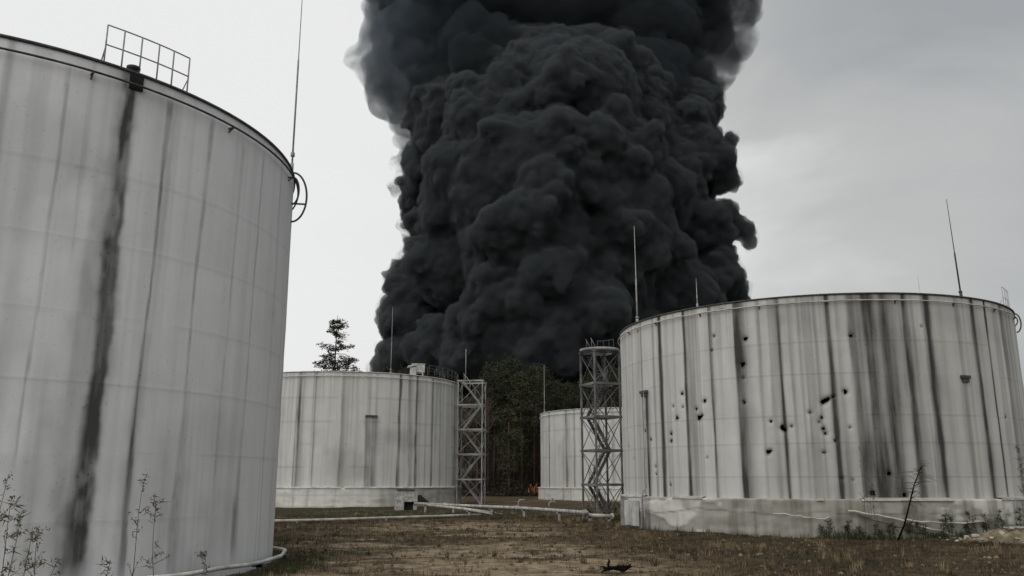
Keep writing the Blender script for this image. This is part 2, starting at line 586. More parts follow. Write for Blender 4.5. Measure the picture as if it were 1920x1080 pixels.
def make_shell(T, root, mat, streaks, seams, z0, step, dz, blotch=0.2, holes=(), seed=1, grain=0.25, vseams=(), seam_d=0.2, wobble=1.0, paths=(), soft_e=0.0, wk=1.0, env0=0.62):
    rt = T.thetas(step)
    zs = np.arange(z0, T.h + dz * 0.5, dz)
    zs[-1] = T.h
    A, Z = np.meshgrid(rt, zs)
    S = A * T.R                                   # arc coordinate
    u = (Z - z0) / (T.h - z0)                      # 0 bottom .. 1 top
    dirt_and_shade = np.zeros_like(A)
    for k, st in enumerate(streaks):
        px, py, w, amp = st[:4]
        ztop = st[4] if len(st) > 4 else 99
        zbot = st[5] if len(st) > 5 else -99
        fade = st[6] if len(st) > 6 else 0.1
        th, _ = T.hit(px, py)
        s0 = T.rel(th) * T.R
        wm = px_w(T, w) * 0.5 * (wk if w > 11 else 1.0)
        wob = (fbm(Z * 0.35 + 7 * k, np.zeros_like(Z) + k, seed + k, 3) - 0.5) * wm * 1.1 * wobble
        wid = wm * (0.55 + 0.9 * fbm(Z * 0.6 + 3 * k, np.zeros_like(Z), seed + 40 + k, 3))
        d = np.abs(S - s0 - wob)
        sd = S - s0 - wob
        prof = np.where(sd < 0, np.exp(-(d / (wid * 0.85)) ** 4), np.exp(-(d / (wid * 1.15)) ** 2))
        prof = prof * (0.8 + 0.4 * (fbm(S * 11.0, Z * 0.10, seed + 300 + k, 2) - 0.5) * 2)
        env = env0 + 0.75 * (fbm(S * 1.2, Z * 0.45 + 5 * k, seed + 80 + k, 3) - 0.35)
        env = env * sstep(zbot - 0.5, zbot + 0.5, Z) * (1 - sstep(ztop - fade * 0.5, ztop + fade * 1.5, Z + fade * 1.5 * (fbm(S * 2.5, Z * 0.3, seed + 500 + k, 3) - 0.5)))
        env = env * (0.45 + 0.55 * sstep(0.0, 0.2, fbm(S * 6, Z * 0.12, seed + 120 + k, 2)))
        dirt_and_shade = 1 - (1 - dirt_and_shade) * (1 - np.clip(amp * prof * env * 1.25, 0, 1))
    for k, (pth, amp, mott) in enumerate(paths):
        q = []
        for px, py, w in pth:
            th, zz = T.hit(px, py)
            q.append((zz, T.rel(th) * T.R, px_w(T, w) * 0.5))
        q = np.array(sorted(q))
        sc = np.interp(Z, q[:, 0], q[:, 1])
        wd = np.interp(Z, q[:, 0], q[:, 2]) * (0.75 + 0.5 * fbm(Z * 1.1 + 9 * k, Z * 0, seed + 400 + k, 4))
        sd = S - sc - wd * 0.5 * (fbm(Z * 2.2, Z * 0 + k, seed + 420 + k, 4) - 0.5)
        rag = 0.55 * (fbm(S * 3.0, Z * 1.6, seed + 440 + k, 4) - 0.5)
        prof = np.where(sd < 0, 1 - sstep(0.5 - soft_e * 0.4, 1.35 + soft_e, np.abs(sd) / wd + rag), 1 - sstep(0.75 - soft_e * 0.8, 1.15 + soft_e * 0.7, np.abs(sd) / wd + rag * 0.4))
        gone = sstep(q[0, 0] - 0.5, q[0, 0] + 0.4, Z) * (1 - sstep(q[-1, 0] - 0.1, q[-1, 0] + 0.4, Z))
        mo = 1 - mott * sstep(0.42, 0.62, fbm(S * 2.2, Z * 0.9, seed + 460 + k, 4))
        dirt_and_shade = 1 - (1 - dirt_and_shade) * (1 - np.clip(amp * prof * gone * mo, 0, 1))
    # overall faint run-off and blotches
    run = 0.5 * fbm(S * 2.4, Z * 0.07, seed + 200, 4) + 0.5 * fbm(S * 6.5, Z * 0.05, seed + 205, 3)
    dirt_and_shade = 1 - (1 - dirt_and_shade) * (1 - grain * sstep(0.47, 0.70, run) * (0.5 + 0.5 * u))
    bl = fbm(S * 0.35, Z * 0.3, seed + 210, 5)
    dirt_and_shade = 1 - (1 - dirt_and_shade) * (1 - blotch * sstep(0.52, 0.8, bl))
    seam = np.zeros_like(A)
    for zz in seams:
        cut = sstep(0.30, 0.45, fbm(S * 0.25 + zz * 9, np.zeros_like(S) + zz, seed + 230, 3))
        ln = np.exp(-((Z - zz) / (dz * 0.8)) ** 2) * cut
        seam = np.maximum(seam, ln * min(1.0, seam_d * 3))
        dirt_and_shade = 1 - (1 - dirt_and_shade) * (1 - seam_d * ln)
    for px, py, z1, z2 in vseams:
        th, _ = T.hit(px, py)
        ln = np.exp(-((S - T.rel(th) * T.R) / (step * 0.8)) ** 2) * (Z > z1) * (Z < z2)
        seam = np.maximum(seam, ln)
        dirt_and_shade = 1 - (1 - dirt_and_shade) * (1 - seam_d * ln)
    Rr = np.full_like(A, T.R) + 0.02 * (fbm(S * 0.4, Z * 0.5, seed + 250, 3) - 0.5) * 2
    # course steps: each lower plate ring is a few mm thicker
    for zz in seams:
        Rr += 0.004 * (Z < zz)
    kill = np.zeros_like(A, bool)
    for k, (px, py, dpx) in enumerate(holes):
        th, zz = T.hit(px, py)
        r = max(px_w(T, dpx) * 0.5 * 0.84, step * 0.62)
        ds, dzv = S - T.rel(th) * T.R, Z - zz
        dd = np.hypot(ds, dzv)
        ang = np.arctan2(dzv, ds)
        rr = r * (1 + 0.12 * np.sin(3 * ang + k) + 0.10 * np.sin(5 * ang + 2.3 * k))
        kill |= dd < rr
        halo = np.exp(-np.clip((dd - rr) / (0.3 * r + 0.02), 0, 9) ** 2)
        dirt_and_shade = 1 - (1 - dirt_and_shade) * (1 - 0.5 * halo)
        Rr -= 0.05 * np.exp(-(dd / (1.7 * r)) ** 2)
    TH = A + T.base
    V = np.stack([Rr * np.cos(TH), Rr * np.sin(TH), Z], -1).reshape(-1, 3)
    nc, nr = len(rt), len(zs)
    ii = np.arange(nc * nr).reshape(nr, nc)
    jj = np.roll(ii, -1, axis=1)
    Fq = np.stack([ii[:-1], jj[:-1], jj[1:], ii[1:]], -1).reshape(-1, 4)
    if len(holes):
        kq = (kill.ravel()[Fq].sum(1) >= 3)
        Fq = Fq[~kq]
    return np_mesh('shell', V, Fq, mat, root, True, {'dirt_and_shade': dirt_and_shade.ravel(), 'seam': seam.ravel()})


def make_roof(T, root):
    mb = MB()
    mb.lathe([(T.R - 0.02, T.h - 0.03), (T.R * 0.6, T.h + 0.0), (T.R * 0.25, T.h + 0.03), (0.02, T.h + 0.05)], 96)
    return mb.build('roof', M_ROOF, root)


def make_rim(T, root, mat, w=0.10, hgt=0.07):
    mb = MB()
    mb.lathe([(T.R + 0.025, T.h - 0.02), (T.R + w, T.h - 0.02), (T.R + w, T.h + hgt), (T.R - 0.05, T.h + hgt), (T.R - 0.05, T.h - 0.01)], 128)
    return mb.build('rim', mat, root)


def make_ring_pipe(T, root, mat, dr, dzz, r, n_br, mat_br=None):
    mb = MB()
    n = 160
    z = T.h - dzz
    prof = [(T.R + dr + r * math.cos(a), z + r * math.sin(a)) for a in np.linspace(0, 2 * math.pi, 9)]
    mb.lathe(prof, n)
    o = mb.build('ring_pipe', mat, root)
    mb = MB()
    mb.bar((T.R - 0.03, 0, z - r - 0.015), (T.R + dr + r, 0, z - r - 0.015), 0.045)
    mb.bar((T.R + dr, 0, z - r - 0.02), (T.R + 0.0, 0, z - r - 0.13), 0.03)
    br = mb.build('pipe_bracket', mat_br or mat, o)
    for k in range(n_br):
        bk = br if k == 0 else link(br.copy(), o)
        bk.parent = o
        bk.rotation_euler = (0, 0, T.base + 2 * math.pi * (k + 0.37) / n_br)
    return o


def rod(T, root, px_base, hgt, r=0.04, lean=(0, 0), far=False, label=None, mat=None, inset=0.06):
    """a lightning rod standing on the rim where the column px_base crosses it"""
    best = None
    for dth in np.linspace(-T.half, T.half, 721) if not far else np.linspace(T.half, 2 * math.pi - T.half, 721):
        th = T.base + dth
        x, y = T.X + T.R * math.cos(th), T.Y + T.R * math.sin(th)
        p = to_px(x, np.array(y), T.h)[0]
        e = abs(float(p) - px_base)
        if best is None or e < best[0]:
            best = (e, th)
    th = best[1]
    mb = MB()
    b0 = T.loc(th, T.R - inset, T.h - 0.05)
    tp = b0 + Vector((lean[0], lean[1], hgt))
    md = b0.lerp(tp, 0.45)
    mb.tube([b0, md, md + (tp - md) * 0.02, tp], [r, r, r * 0.6, r * 0.35], 8)
    mb.tube([b0 + Vector((0, 0, 0.0)), b0 + Vector((0, 0, 0.3))], r * 1.8, 8)
    mb.tube([b0.lerp(tp, 0.06), b0.lerp(tp, 0.075)], r * 2.2, 8)
    o = mb.build('lightning_rod', mat or M_DARK_STEEL, root)
    if label:
        o['label'] = label
    return o


def make_band(T, root, z1, w, seed, damage=0.0, step=0.12, open_at=None):
    """limewashed concrete skirt round the foot with a pale flashing lip"""
    R2 = T.R + w
    rt = T.thetas(step)
    zs = np.linspace(-0.25, z1, 26)
    A, Z = np.meshgrid(rt, zs)
    S = A * R2
    rough = fbm(S * 0.9, Z * 1.6, seed, 5)
    peel = sstep(0.55, 0.62, fbm(S * 0.28, Z * 0.9, seed + 5, 5) + 0.10 * damage) * damage
    low = (1 - sstep(0.0, 0.35, Z))
    dirt_and_shade = 0.30 * sstep(0.5, 0.8, rough) + 0.55 * low * fbm(S * 1.5, Z * 2, seed + 9, 4)
    dirt_and_shade = 1 - (1 - dirt_and_shade) * (1 - 0.5 * peel)
    crack = np.exp(-((Z - (z1 * 0.62 + 0.28 * (fbm(S * 0.35, S * 0, seed + 13, 4) - 0.5) * 2)) / 0.035) ** 2) * damage
    dirt_and_shade = 1 - (1 - dirt_and_shade) * (1 - 0.6 * crack)
    dirt_and_shade = 1 - (1 - dirt_and_shade) * (1 - 0.4 * sstep(0.6, 0.8, fbm(S * 2.0, Z * 0.15, seed + 19, 3)))
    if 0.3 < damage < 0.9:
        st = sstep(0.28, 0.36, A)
        dirt_and_shade = 1 - (1 - dirt_and_shade) * (1 - st * (0.25 + 0.5 * fbm(S * 0.7, Z * 1.2, seed + 41, 4)))
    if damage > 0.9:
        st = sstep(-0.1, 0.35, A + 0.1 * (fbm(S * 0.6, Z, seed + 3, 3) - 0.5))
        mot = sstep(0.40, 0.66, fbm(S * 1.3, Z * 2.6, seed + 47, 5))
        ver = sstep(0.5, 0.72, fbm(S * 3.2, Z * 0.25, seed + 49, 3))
        dirt_and_shade = 1 - (1 - dirt_and_shade) * (1 - st * (0.08 + 0.5 * mot))
        dirt_and_shade = 1 - (1 - dirt_and_shade) * (1 - (0.15 + 0.4 * st) * ver)
        dirt_and_shade = 1 - (1 - dirt_and_shade) * (1 - 0.4 * (1 - st) * sstep(0.5, 0.75, fbm(S * 1.1, Z * 1.5, seed + 51, 5)))
    Rr = R2 + (0.05 + 0.05 * damage) * (rough - 0.5) - 0.05 * peel + 0.04 * sstep(0.4, 0.0, Z)
    TH = A + T.base
    V = np.stack([Rr * np.cos(TH), Rr * np.sin(TH), Z], -1).reshape(-1, 3)
    nc, nr = len(rt), len(zs)
    # ledge back to the shell
    Vt = np.stack([(T.R - 0.04) * np.cos(rt + T.base), (T.R - 0.04) * np.sin(rt + T.base), np.full(nc, z1 + 0.03)], -1)
    V = np.concatenate([V, Vt])
    nr += 1
    ii = np.arange(nc * nr).reshape(nr, nc)
    jj = np.roll(ii, -1, axis=1)
    Fq = np.stack([ii[:-1], jj[:-1], jj[1:], ii[1:]], -1).reshape(-1, 4)
    dd = np.concatenate([dirt_and_shade.ravel(), np.full(nc, 0.4)])
    o = np_mesh('base_band', V, Fq, M_BAND, root, True, {'dirt_and_shade': dd, 'seam': np.zeros(len(dd))})
    return o


def make_flashing(T, root, z, w, mat, seed, breaks=0.0):
    """pale lip above the skirt; broken in places on the damaged tank"""
    mb = MB()
    n = 220
    ths = [T.base + (k / n) * 2 * math.pi for k in range(n + 1)]
    run = []
    for k, th in enumerate(ths):
        gone = breaks and float(vnoise(th * 5.0, 0.3, seed)) < breaks
        if gone or k == n:
            if len(run) > 1:
                vs, fs = [], []
                for q, t_ in enumerate(run):
                    zz = z + 0.03 * (float(vnoise(t_ * 9, 1.0, seed)) - 0.5)
                    for rr, dz in ((T.R - 0.03, 0.05), (T.R + w, 0.0), (T.R + w + 0.02, -0.09), (T.R + w - 0.02, -0.09)):
                        vs.append(T.loc(t_, rr, zz + dz))
                for q in range(len(run) - 1):
                    for c in range(3):
                        fs.append((q * 4 + c, q * 4 + c + 1, q * 4 + c + 5, q * 4 + c + 4))
                mb = MB()
                mb.add(vs, fs)
                mb.build('flashing', mat, root)
            run = []
        else:
            run.append(th)


def guard_rail(T, root, ths, hgt, mat, r=0.022, inset=0.12, name='guard_rail'):
    mb = MB()
    b = [T.loc(th, T.R - inset, T.h) for th in ths]
    for p in b:
        mb.tube([p, p + Vector((0, 0, hgt))], r, 6)
    for fr in (1.0, 0.52):
        mb.tube([p + Vector((0, 0, hgt * fr)) for p in b], r * 0.85, 6)
    for i in (0, -1):
        p = b[i]
        q = T.loc(ths[i], T.R - inset - 0.35, T.h + 0.02)
        mb.tube([p + Vector((0, 0, hgt * 0.45)), q], r * 0.8, 6)
    return mb.build(name, mat, root)


def rim_theta(T, px):
    best = min(np.linspace(-T.half, T.half, 1441), key=lambda d: abs(float(to_px(T.X + T.R * math.cos(T.base + d), np.array(T.Y + T.R * math.sin(T.base + d)), T.h)[0]) - px))
    return T.base + best


# ---- near grey tank (left)
T = TANKS[0]
t0 = empty('storage_tank', (T.X, T.Y, 0))
tag(t0, 'huge grey tank cut by the left edge, broad black stain and railing on its roof', 'storage tank')
z_s = lambda px, py: T.hit(px, py)[1]
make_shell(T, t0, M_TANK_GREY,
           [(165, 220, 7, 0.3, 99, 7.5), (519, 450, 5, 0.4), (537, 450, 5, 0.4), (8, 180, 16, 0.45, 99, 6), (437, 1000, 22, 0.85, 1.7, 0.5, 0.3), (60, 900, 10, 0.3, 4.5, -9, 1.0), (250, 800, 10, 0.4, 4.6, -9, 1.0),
            (20, 500, 14, 0.14), (340, 880, 12, 0.25, 4.0, -9, 1.0), (200, 250, 90, 0.10, 99, 5), (100, 620, 60, 0.10), (480, 980, 5, 0.4, 3, 0), (300, 960, 60, 0.10, 3.0, -9, 1.5), (350, 950, 260, 0.16, 3.2, -9, 2.5), (90, 950, 160, 0.14, 3.4, -9, 2.0)],  # wide low entries: grime plus shade painted in towards the foot
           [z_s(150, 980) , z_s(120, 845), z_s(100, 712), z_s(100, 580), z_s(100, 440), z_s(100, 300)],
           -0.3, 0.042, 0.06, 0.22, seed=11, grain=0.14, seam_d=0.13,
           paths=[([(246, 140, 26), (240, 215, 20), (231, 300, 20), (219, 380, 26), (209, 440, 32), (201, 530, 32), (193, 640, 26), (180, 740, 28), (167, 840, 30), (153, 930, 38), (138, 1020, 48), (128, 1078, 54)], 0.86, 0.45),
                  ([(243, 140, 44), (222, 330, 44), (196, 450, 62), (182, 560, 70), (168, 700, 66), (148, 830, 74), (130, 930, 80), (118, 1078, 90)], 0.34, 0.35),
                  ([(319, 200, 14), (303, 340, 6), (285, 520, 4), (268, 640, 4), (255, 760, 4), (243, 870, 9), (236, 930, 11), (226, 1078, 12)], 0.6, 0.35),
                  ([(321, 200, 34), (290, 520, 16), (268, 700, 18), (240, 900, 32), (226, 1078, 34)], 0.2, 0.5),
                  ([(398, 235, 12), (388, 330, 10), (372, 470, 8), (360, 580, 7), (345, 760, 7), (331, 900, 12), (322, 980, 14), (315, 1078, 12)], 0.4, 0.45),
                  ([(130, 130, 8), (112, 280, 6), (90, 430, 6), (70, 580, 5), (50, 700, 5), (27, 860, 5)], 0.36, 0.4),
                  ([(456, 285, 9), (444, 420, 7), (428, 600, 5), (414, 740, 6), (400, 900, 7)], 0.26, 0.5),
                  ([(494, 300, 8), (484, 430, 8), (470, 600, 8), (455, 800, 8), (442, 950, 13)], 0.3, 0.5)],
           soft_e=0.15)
make_roof(T, t0)
make_rim(T, t0, M_DARK_STEEL, 0.05, 0.05)
make_ring_pipe(T, t0, M_DARK_STEEL, 0.16, 0.36, 0.03, 14)
guard_rail(T, t0, [rim_theta(T, x) for x in (197, 230, 264, 297, 325, 355)], 1.12, M_GREY_STEEL)
th = rim_theta(T, 256)
mb = MB()
mb.lathe([(0.0, 0.0), (0.09, 0.0), (0.09, 0.18), (0.17, 0.20), (0.17, 0.27), (0.0, 0.30)], 16, T.loc(th, T.R - 0.22, T.h))
mb.build('vent', M_DARK_STEEL, t0)
mb = MB()
c = T.loc(th, T.R + 0.05, T.h - 0.22)
mb.box(c, (0.05, 0.34, 0.44), th)
mb.build('overflow_box', M_HOLLOW, t0)
rod(T, t0, 546, 9.0, 0.032, (0.0, 0.0), inset=-0.02, label='tall thin rod rising out of the top of the photo', mat=M_GREY_STEEL)
# riser pipe bowed away from the shell at the right-hand edge
ths = T.base + T.half - 0.10
rr_ = Matrix.Rotation(0, 3, 'Z')
mb = MB()


def bow(th, bulge, ztop, zbot, shift=0.0, n=18):
    pts = []
    for k in range(n + 1):
        a = math.pi * k / n
        pts.append(T.loc(th + shift * math.sin(a), T.R + 0.02 + bulge * math.sin(a), ztop + (zbot - ztop) * (1 - math.cos(a)) / 2))
    return pts


mb.tube(bow(ths, 0.47, T.h + 0.12, T.h - 1.62), 0.034, 8)
mb.tube(bow(ths, 0.20, T.h - 0.05, T.h - 1.0), 0.032, 8)
mb.bar(T.loc(ths, T.R - 0.02, T.h - 0.98), T.loc(ths, T.R + 0.46, T.h - 0.98), 0.05)
mb.build('riser_pipe', M_DARK_STEEL, t0)

# ---- far left tank behind it
T = TANKS[1]
t1 = empty('storage_tank', (T.X, T.Y, 0))
tag(t1, 'white tank with roof hatch and railing, behind the huge grey one, unpierced', 'storage tank')
zb = T.hit(640, 914)[1]
make_shell(T, t1, M_TANK_WHITE,
           [(559, 800, 6, 1.0), (553, 830, 4, 0.7), (566, 760, 12, 0.3), (589, 800, 5, 0.65), (641, 800, 8, 0.5), (646, 740, 14, 0.2), (686, 840, 5, 0.85, T.hit(690, 782)[1]),
            (697, 840, 14, 0.6, T.hit(690, 780)[1]), (707, 740, 5, 0.3), (748, 800, 5, 1.1), (769, 800, 9, 0.6), (781, 800, 6, 1.1), (798, 780, 4, 0.35),
            (810, 800, 5, 0.8), (825, 800, 7, 0.5), (838, 800, 5, 0.3), (852, 800, 8, 0.95), (668, 800, 6, 0.25), (530, 800, 5, 0.3), (614, 800, 6, 0.14)],
           [T.hit(640, y)[1] for y in (745, 790, 832, 875)], 0.0, 0.11, 0.11, 0.22, seed=23, grain=0.35)
make_roof(T, t1)
make_rim(T, t1, M_PIPE, 0.08, 0.06)
make_ring_pipe(T, t1, M_PIPE, 0.16, 0.42, 0.04, 16)
make_band(T, t1, zb - 0.05, 0.40, 31, 0.5, 0.16)
make_flashing(T, t1, zb + 0.02, 0.46, M_PIPE, 5)
rod(T, t1, 733, 6.8, 0.04, mat=M_GREY_STEEL)
th, zz = T.hit(696, 780)
mb = MB()
mb.box(T.loc(th, T.R + 0.07, zz), (0.16, 1.15, 0.16), th)
mb.build('foam_box', M_DARK_STEEL, t1)
hp = T.loc(rim_theta(T, 795), T.R - 0.9, T.h)
mb = MB()
mb.box(hp + Vector((0, 0, 0.85)), (1.25, 1.25, 0.8), T.base)
for sx in (-0.5, 0.5):
    for sy in (-0.5, 0.5):
        mb.bar(hp + Vector((sx, sy, 0)), hp + Vector((sx, sy, 0.46)), 0.1)
mb.box(hp + Vector((0, 0, 1.29)), (1.4, 1.4, 0.06), T.base)
mb.build('roof_hatch', M_PIPE, t1)
hp = T.loc(rim_theta(T, 778), T.R - 0.35, T.h)
mb = MB()
mb.box(hp + Vector((0, 0, 0.45)), (0.6, 0.6, 0.9), T.base)
mb.box(hp + Vector((-0.1, 0, 1.0)), (1.1, 0.9, 0.12), M=Matrix.Rotation(T.base, 3, 'Z') @ Matrix.Rotation(0.2, 3, 'X'))
mb.build('vent', M_PIPE, t1)
guard_rail(T, t1, list(np.linspace(rim_theta(T, 806), T.base + T.half + 0.25, 11)), 1.25, M_DARK_STEEL, 0.035)
mb = MB()
for th in np.linspace(rim_theta(T, 806), T.base + T.half + 0.1, 7):
    p = T.loc(th, T.R - 1.6, T.h)
    mb.tube([p, p + Vector((0, 0, 1.3))], 0.035, 6)
mb.tube([T.loc(th, T.R - 1.6, T.h + 1.28) for th in np.linspace(rim_theta(T, 806), T.base + T.half + 0.1, 7)], 0.03, 6)
mb.build('walkway_rail', M_DARK_STEEL, t1)

# ---- small far tank in the middle
T = TANKS[2]
t2 = empty('storage_tank', (T.X, T.Y, 0))
tag(t2, 'smallest and farthest white tank, seen behind the right stair tower', 'storage tank')
zb = T.hit(1060, 915)[1]
make_shell(T, t2, M_TANK_WHITE,
           [(1030, 850, 5, 1.0), (1019, 850, 5, 0.4), (1062, 850, 6, 0.65), (1056, 850, 3, 0.3), (1077, 850, 4, 0.7), (1092, 850, 4, 0.2), (1125, 850, 5, 0.3), (1150, 850, 6, 0.5)],
           [T.hit(1060, y)[1] for y in (805, 856)], 0.0, 0.14, 0.13, 0.15, seed=37, grain=0.35)
make_roof(T, t2)
make_rim(T, t2, M_PIPE, 0.08, 0.06)
make_ring_pipe(T, t2, M_PIPE, 0.16, 0.45, 0.04, 16)
make_band(T, t2, zb - 0.05, 0.35, 43, 0.0, 0.2)
make_flashing(T, t2, zb + 0.02, 0.42, M_PIPE, 6)
rod(T, t2, 1020, 6.6, 0.05, mat=M_GREY_STEEL)

# ---- big streaked tank on the right with shrapnel holes
T = TANKS[3]
t3 = empty('storage_tank', (T.X, T.Y, 0))
tag(t3, 'white tank on the right with black run-off streaks and many shrapnel holes', 'storage tank')
zb = T.hit(1400, 934)[1]
HOLES = [(1397, 635, 10), (1392, 683, 12), (1393, 708, 6), (1395, 754, 8), (1279, 738, 9), (1321, 752, 9), (1305, 767, 7), (1311, 783, 12), (1316, 779, 6), (1269, 784, 10),
         (1258, 813, 8), (1258, 827, 8), (1209, 808, 7), (1220, 824, 6), (1440, 848, 10), (1445, 845, 6), (1467, 801, 10), (1471, 806, 10), (1484, 799, 6), (1445, 790, 6),
         (1518, 773, 7), (1540, 783, 7), (1536, 791, 6), (1544, 804, 8), (1548, 812, 8), (1545, 848, 7), (1566, 826, 6), (1543, 754, 11), (1548, 750, 10), (1554, 747, 7), (1560, 744, 5), (1565, 743, 4),
         (1585, 734, 10), (1594, 801, 5), (1667, 887, 10), (1636, 924, 12), (1696, 928, 11), (1229, 875, 6), (1230, 889, 5), (1338, 630, 6), (1334, 657, 5), (1262, 762, 5), (1280, 763, 5),
         (1596, 629, 9), (1257, 909, 5), (1578, 897, 6), (1599, 900, 4), (1326, 858, 4), (1353, 582, 7), (1195, 622, 6), (1179, 838, 5), (1190, 862, 4), (1728, 612, 4), (1886, 782, 6)]
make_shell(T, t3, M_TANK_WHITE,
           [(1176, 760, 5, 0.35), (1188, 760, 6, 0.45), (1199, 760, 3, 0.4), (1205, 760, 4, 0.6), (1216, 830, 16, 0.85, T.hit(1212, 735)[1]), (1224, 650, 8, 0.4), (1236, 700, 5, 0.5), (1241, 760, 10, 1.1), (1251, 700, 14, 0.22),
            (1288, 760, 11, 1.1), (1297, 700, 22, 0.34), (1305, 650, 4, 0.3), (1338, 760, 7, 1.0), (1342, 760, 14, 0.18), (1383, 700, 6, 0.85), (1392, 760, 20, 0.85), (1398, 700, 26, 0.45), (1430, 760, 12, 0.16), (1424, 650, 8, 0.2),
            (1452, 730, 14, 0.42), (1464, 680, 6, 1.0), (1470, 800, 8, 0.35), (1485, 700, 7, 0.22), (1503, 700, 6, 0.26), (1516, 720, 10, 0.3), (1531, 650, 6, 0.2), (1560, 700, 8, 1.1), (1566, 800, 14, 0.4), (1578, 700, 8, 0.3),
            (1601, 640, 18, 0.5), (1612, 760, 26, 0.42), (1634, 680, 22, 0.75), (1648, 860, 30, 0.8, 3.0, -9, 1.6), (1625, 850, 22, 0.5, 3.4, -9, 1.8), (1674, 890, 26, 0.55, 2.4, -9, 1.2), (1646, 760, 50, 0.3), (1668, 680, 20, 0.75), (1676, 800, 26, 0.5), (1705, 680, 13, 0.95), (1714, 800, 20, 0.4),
            (1748, 680, 13, 1.0), (1757, 800, 18, 0.45), (1800, 650, 14, 0.4), (1812, 780, 22, 0.35, T.hit(1808, 707)[1]), (1834, 680, 13, 0.95), (1846, 800, 16, 0.4), (1858, 680, 6, 0.95), (1873, 680, 18, 0.3), (1890, 700, 20, 0.4), (1905, 700, 12, 0.35), (1780, 760, 14, 0.14), (1895, 700, 60, 0.3), (1850, 760, 80, 0.16), (1650, 600, 90, 0.14), (1530, 800, 170, 0.20), (1720, 800, 260, 0.30)],  # last wide entries: grime plus painted shade that darkens the right-hand side
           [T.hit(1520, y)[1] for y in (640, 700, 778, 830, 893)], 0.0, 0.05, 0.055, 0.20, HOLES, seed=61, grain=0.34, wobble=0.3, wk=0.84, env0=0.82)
make_roof(T, t3)
make_rim(T, t3, M_DARK_STEEL, 0.06, 0.05)
make_ring_pipe(T, t3, M_PIPE_DULL, 0.13, 0.33, 0.032, 22, M_DARK_STEEL)
make_band(T, t3, zb - 0.03, 0.30, 67, 1.0, 0.08)
make_flashing(T, t3, zb + 0.02, 0.31, M_PIPE_DULL, 8, 0.5)
rod(T, t3, 1193, 5.7, 0.045, label='rod at the left edge of the roof, beside the stair tower', mat=M_GREY_STEEL)
rod(T, t3, 1307, 1.6, 0.03, label='short thin rod against the smoke', mat=M_GREY_STEEL)
rod(T, t3, 1804, 5.0, 0.04, (-0.15, 0), label='tall leaning rod at the front of the roof', mat=M_DARK_STEEL)
rod(T, t3, 1742, 4.6, 0.03, (-0.2, 0), far=True, label='thin pale rod on the far side of the roof', mat=M_GREY_STEEL)
guard_rail(T, t3, list(np.linspace(rim_theta(T, 1888), rim_theta(T, 1888) + 0.14, 4)), 1.1, M_GREY_STEEL, 0.015)
for (px, py, w) in ((1209, 735, 0.75), (1808, 707, 0.55)):
    th, zz = T.hit(px, py)
    mb = MB()
    mb.box(T.loc(th, T.R + 0.06, zz), (0.14, w, 0.14), th)
    mb.box(T.loc(th, T.R + 0.05, zz - 0.16), (0.1, w * 0.7, 0.16), th)
    mb.build('foam_box', M_DARK_STEEL, t3)
# pale panel and dark down-pipe at the left foot of the skirt
th, _ = T.hit(1186, 955, T.R + 0.3)
mb = MB()
mb.box(T.loc(th, T.R + 0.36, 0.78), (0.1, 1.9, 1.3), th)
mb.build('access_panel', M_PIPE, t3)
th, _ = T.hit(1206, 940, T.R + 0.36)
mb = MB()
mb.tube([T.loc(th, T.R + 0.42, -0.1), T.loc(th, T.R + 0.42, zb + 0.1), T.loc(th, T.R + 0.14, zb + 0.5), T.loc(th, T.R + 0.12, T.hit(1206, 735)[1])], [0.05, 0.05, 0.03, 0.02], 8)
mb.tube([T.loc(th + 0.02, T.R + 0.42, -0.1), T.loc(th + 0.02, T.R + 0.42, zb)], 0.05, 8)
mb.build('down_pipe', M_GREY_STEEL, t3)
# bent riser at the right-hand edge of the rim
ths = T.base + T.half - 0.03
mb = MB()
mb.tube(bow(ths, 0.25, T.h + 0.0, T.h - 1.0), 0.035, 8)
mb.build('riser_pipe', M_DARK_STEEL, t3)


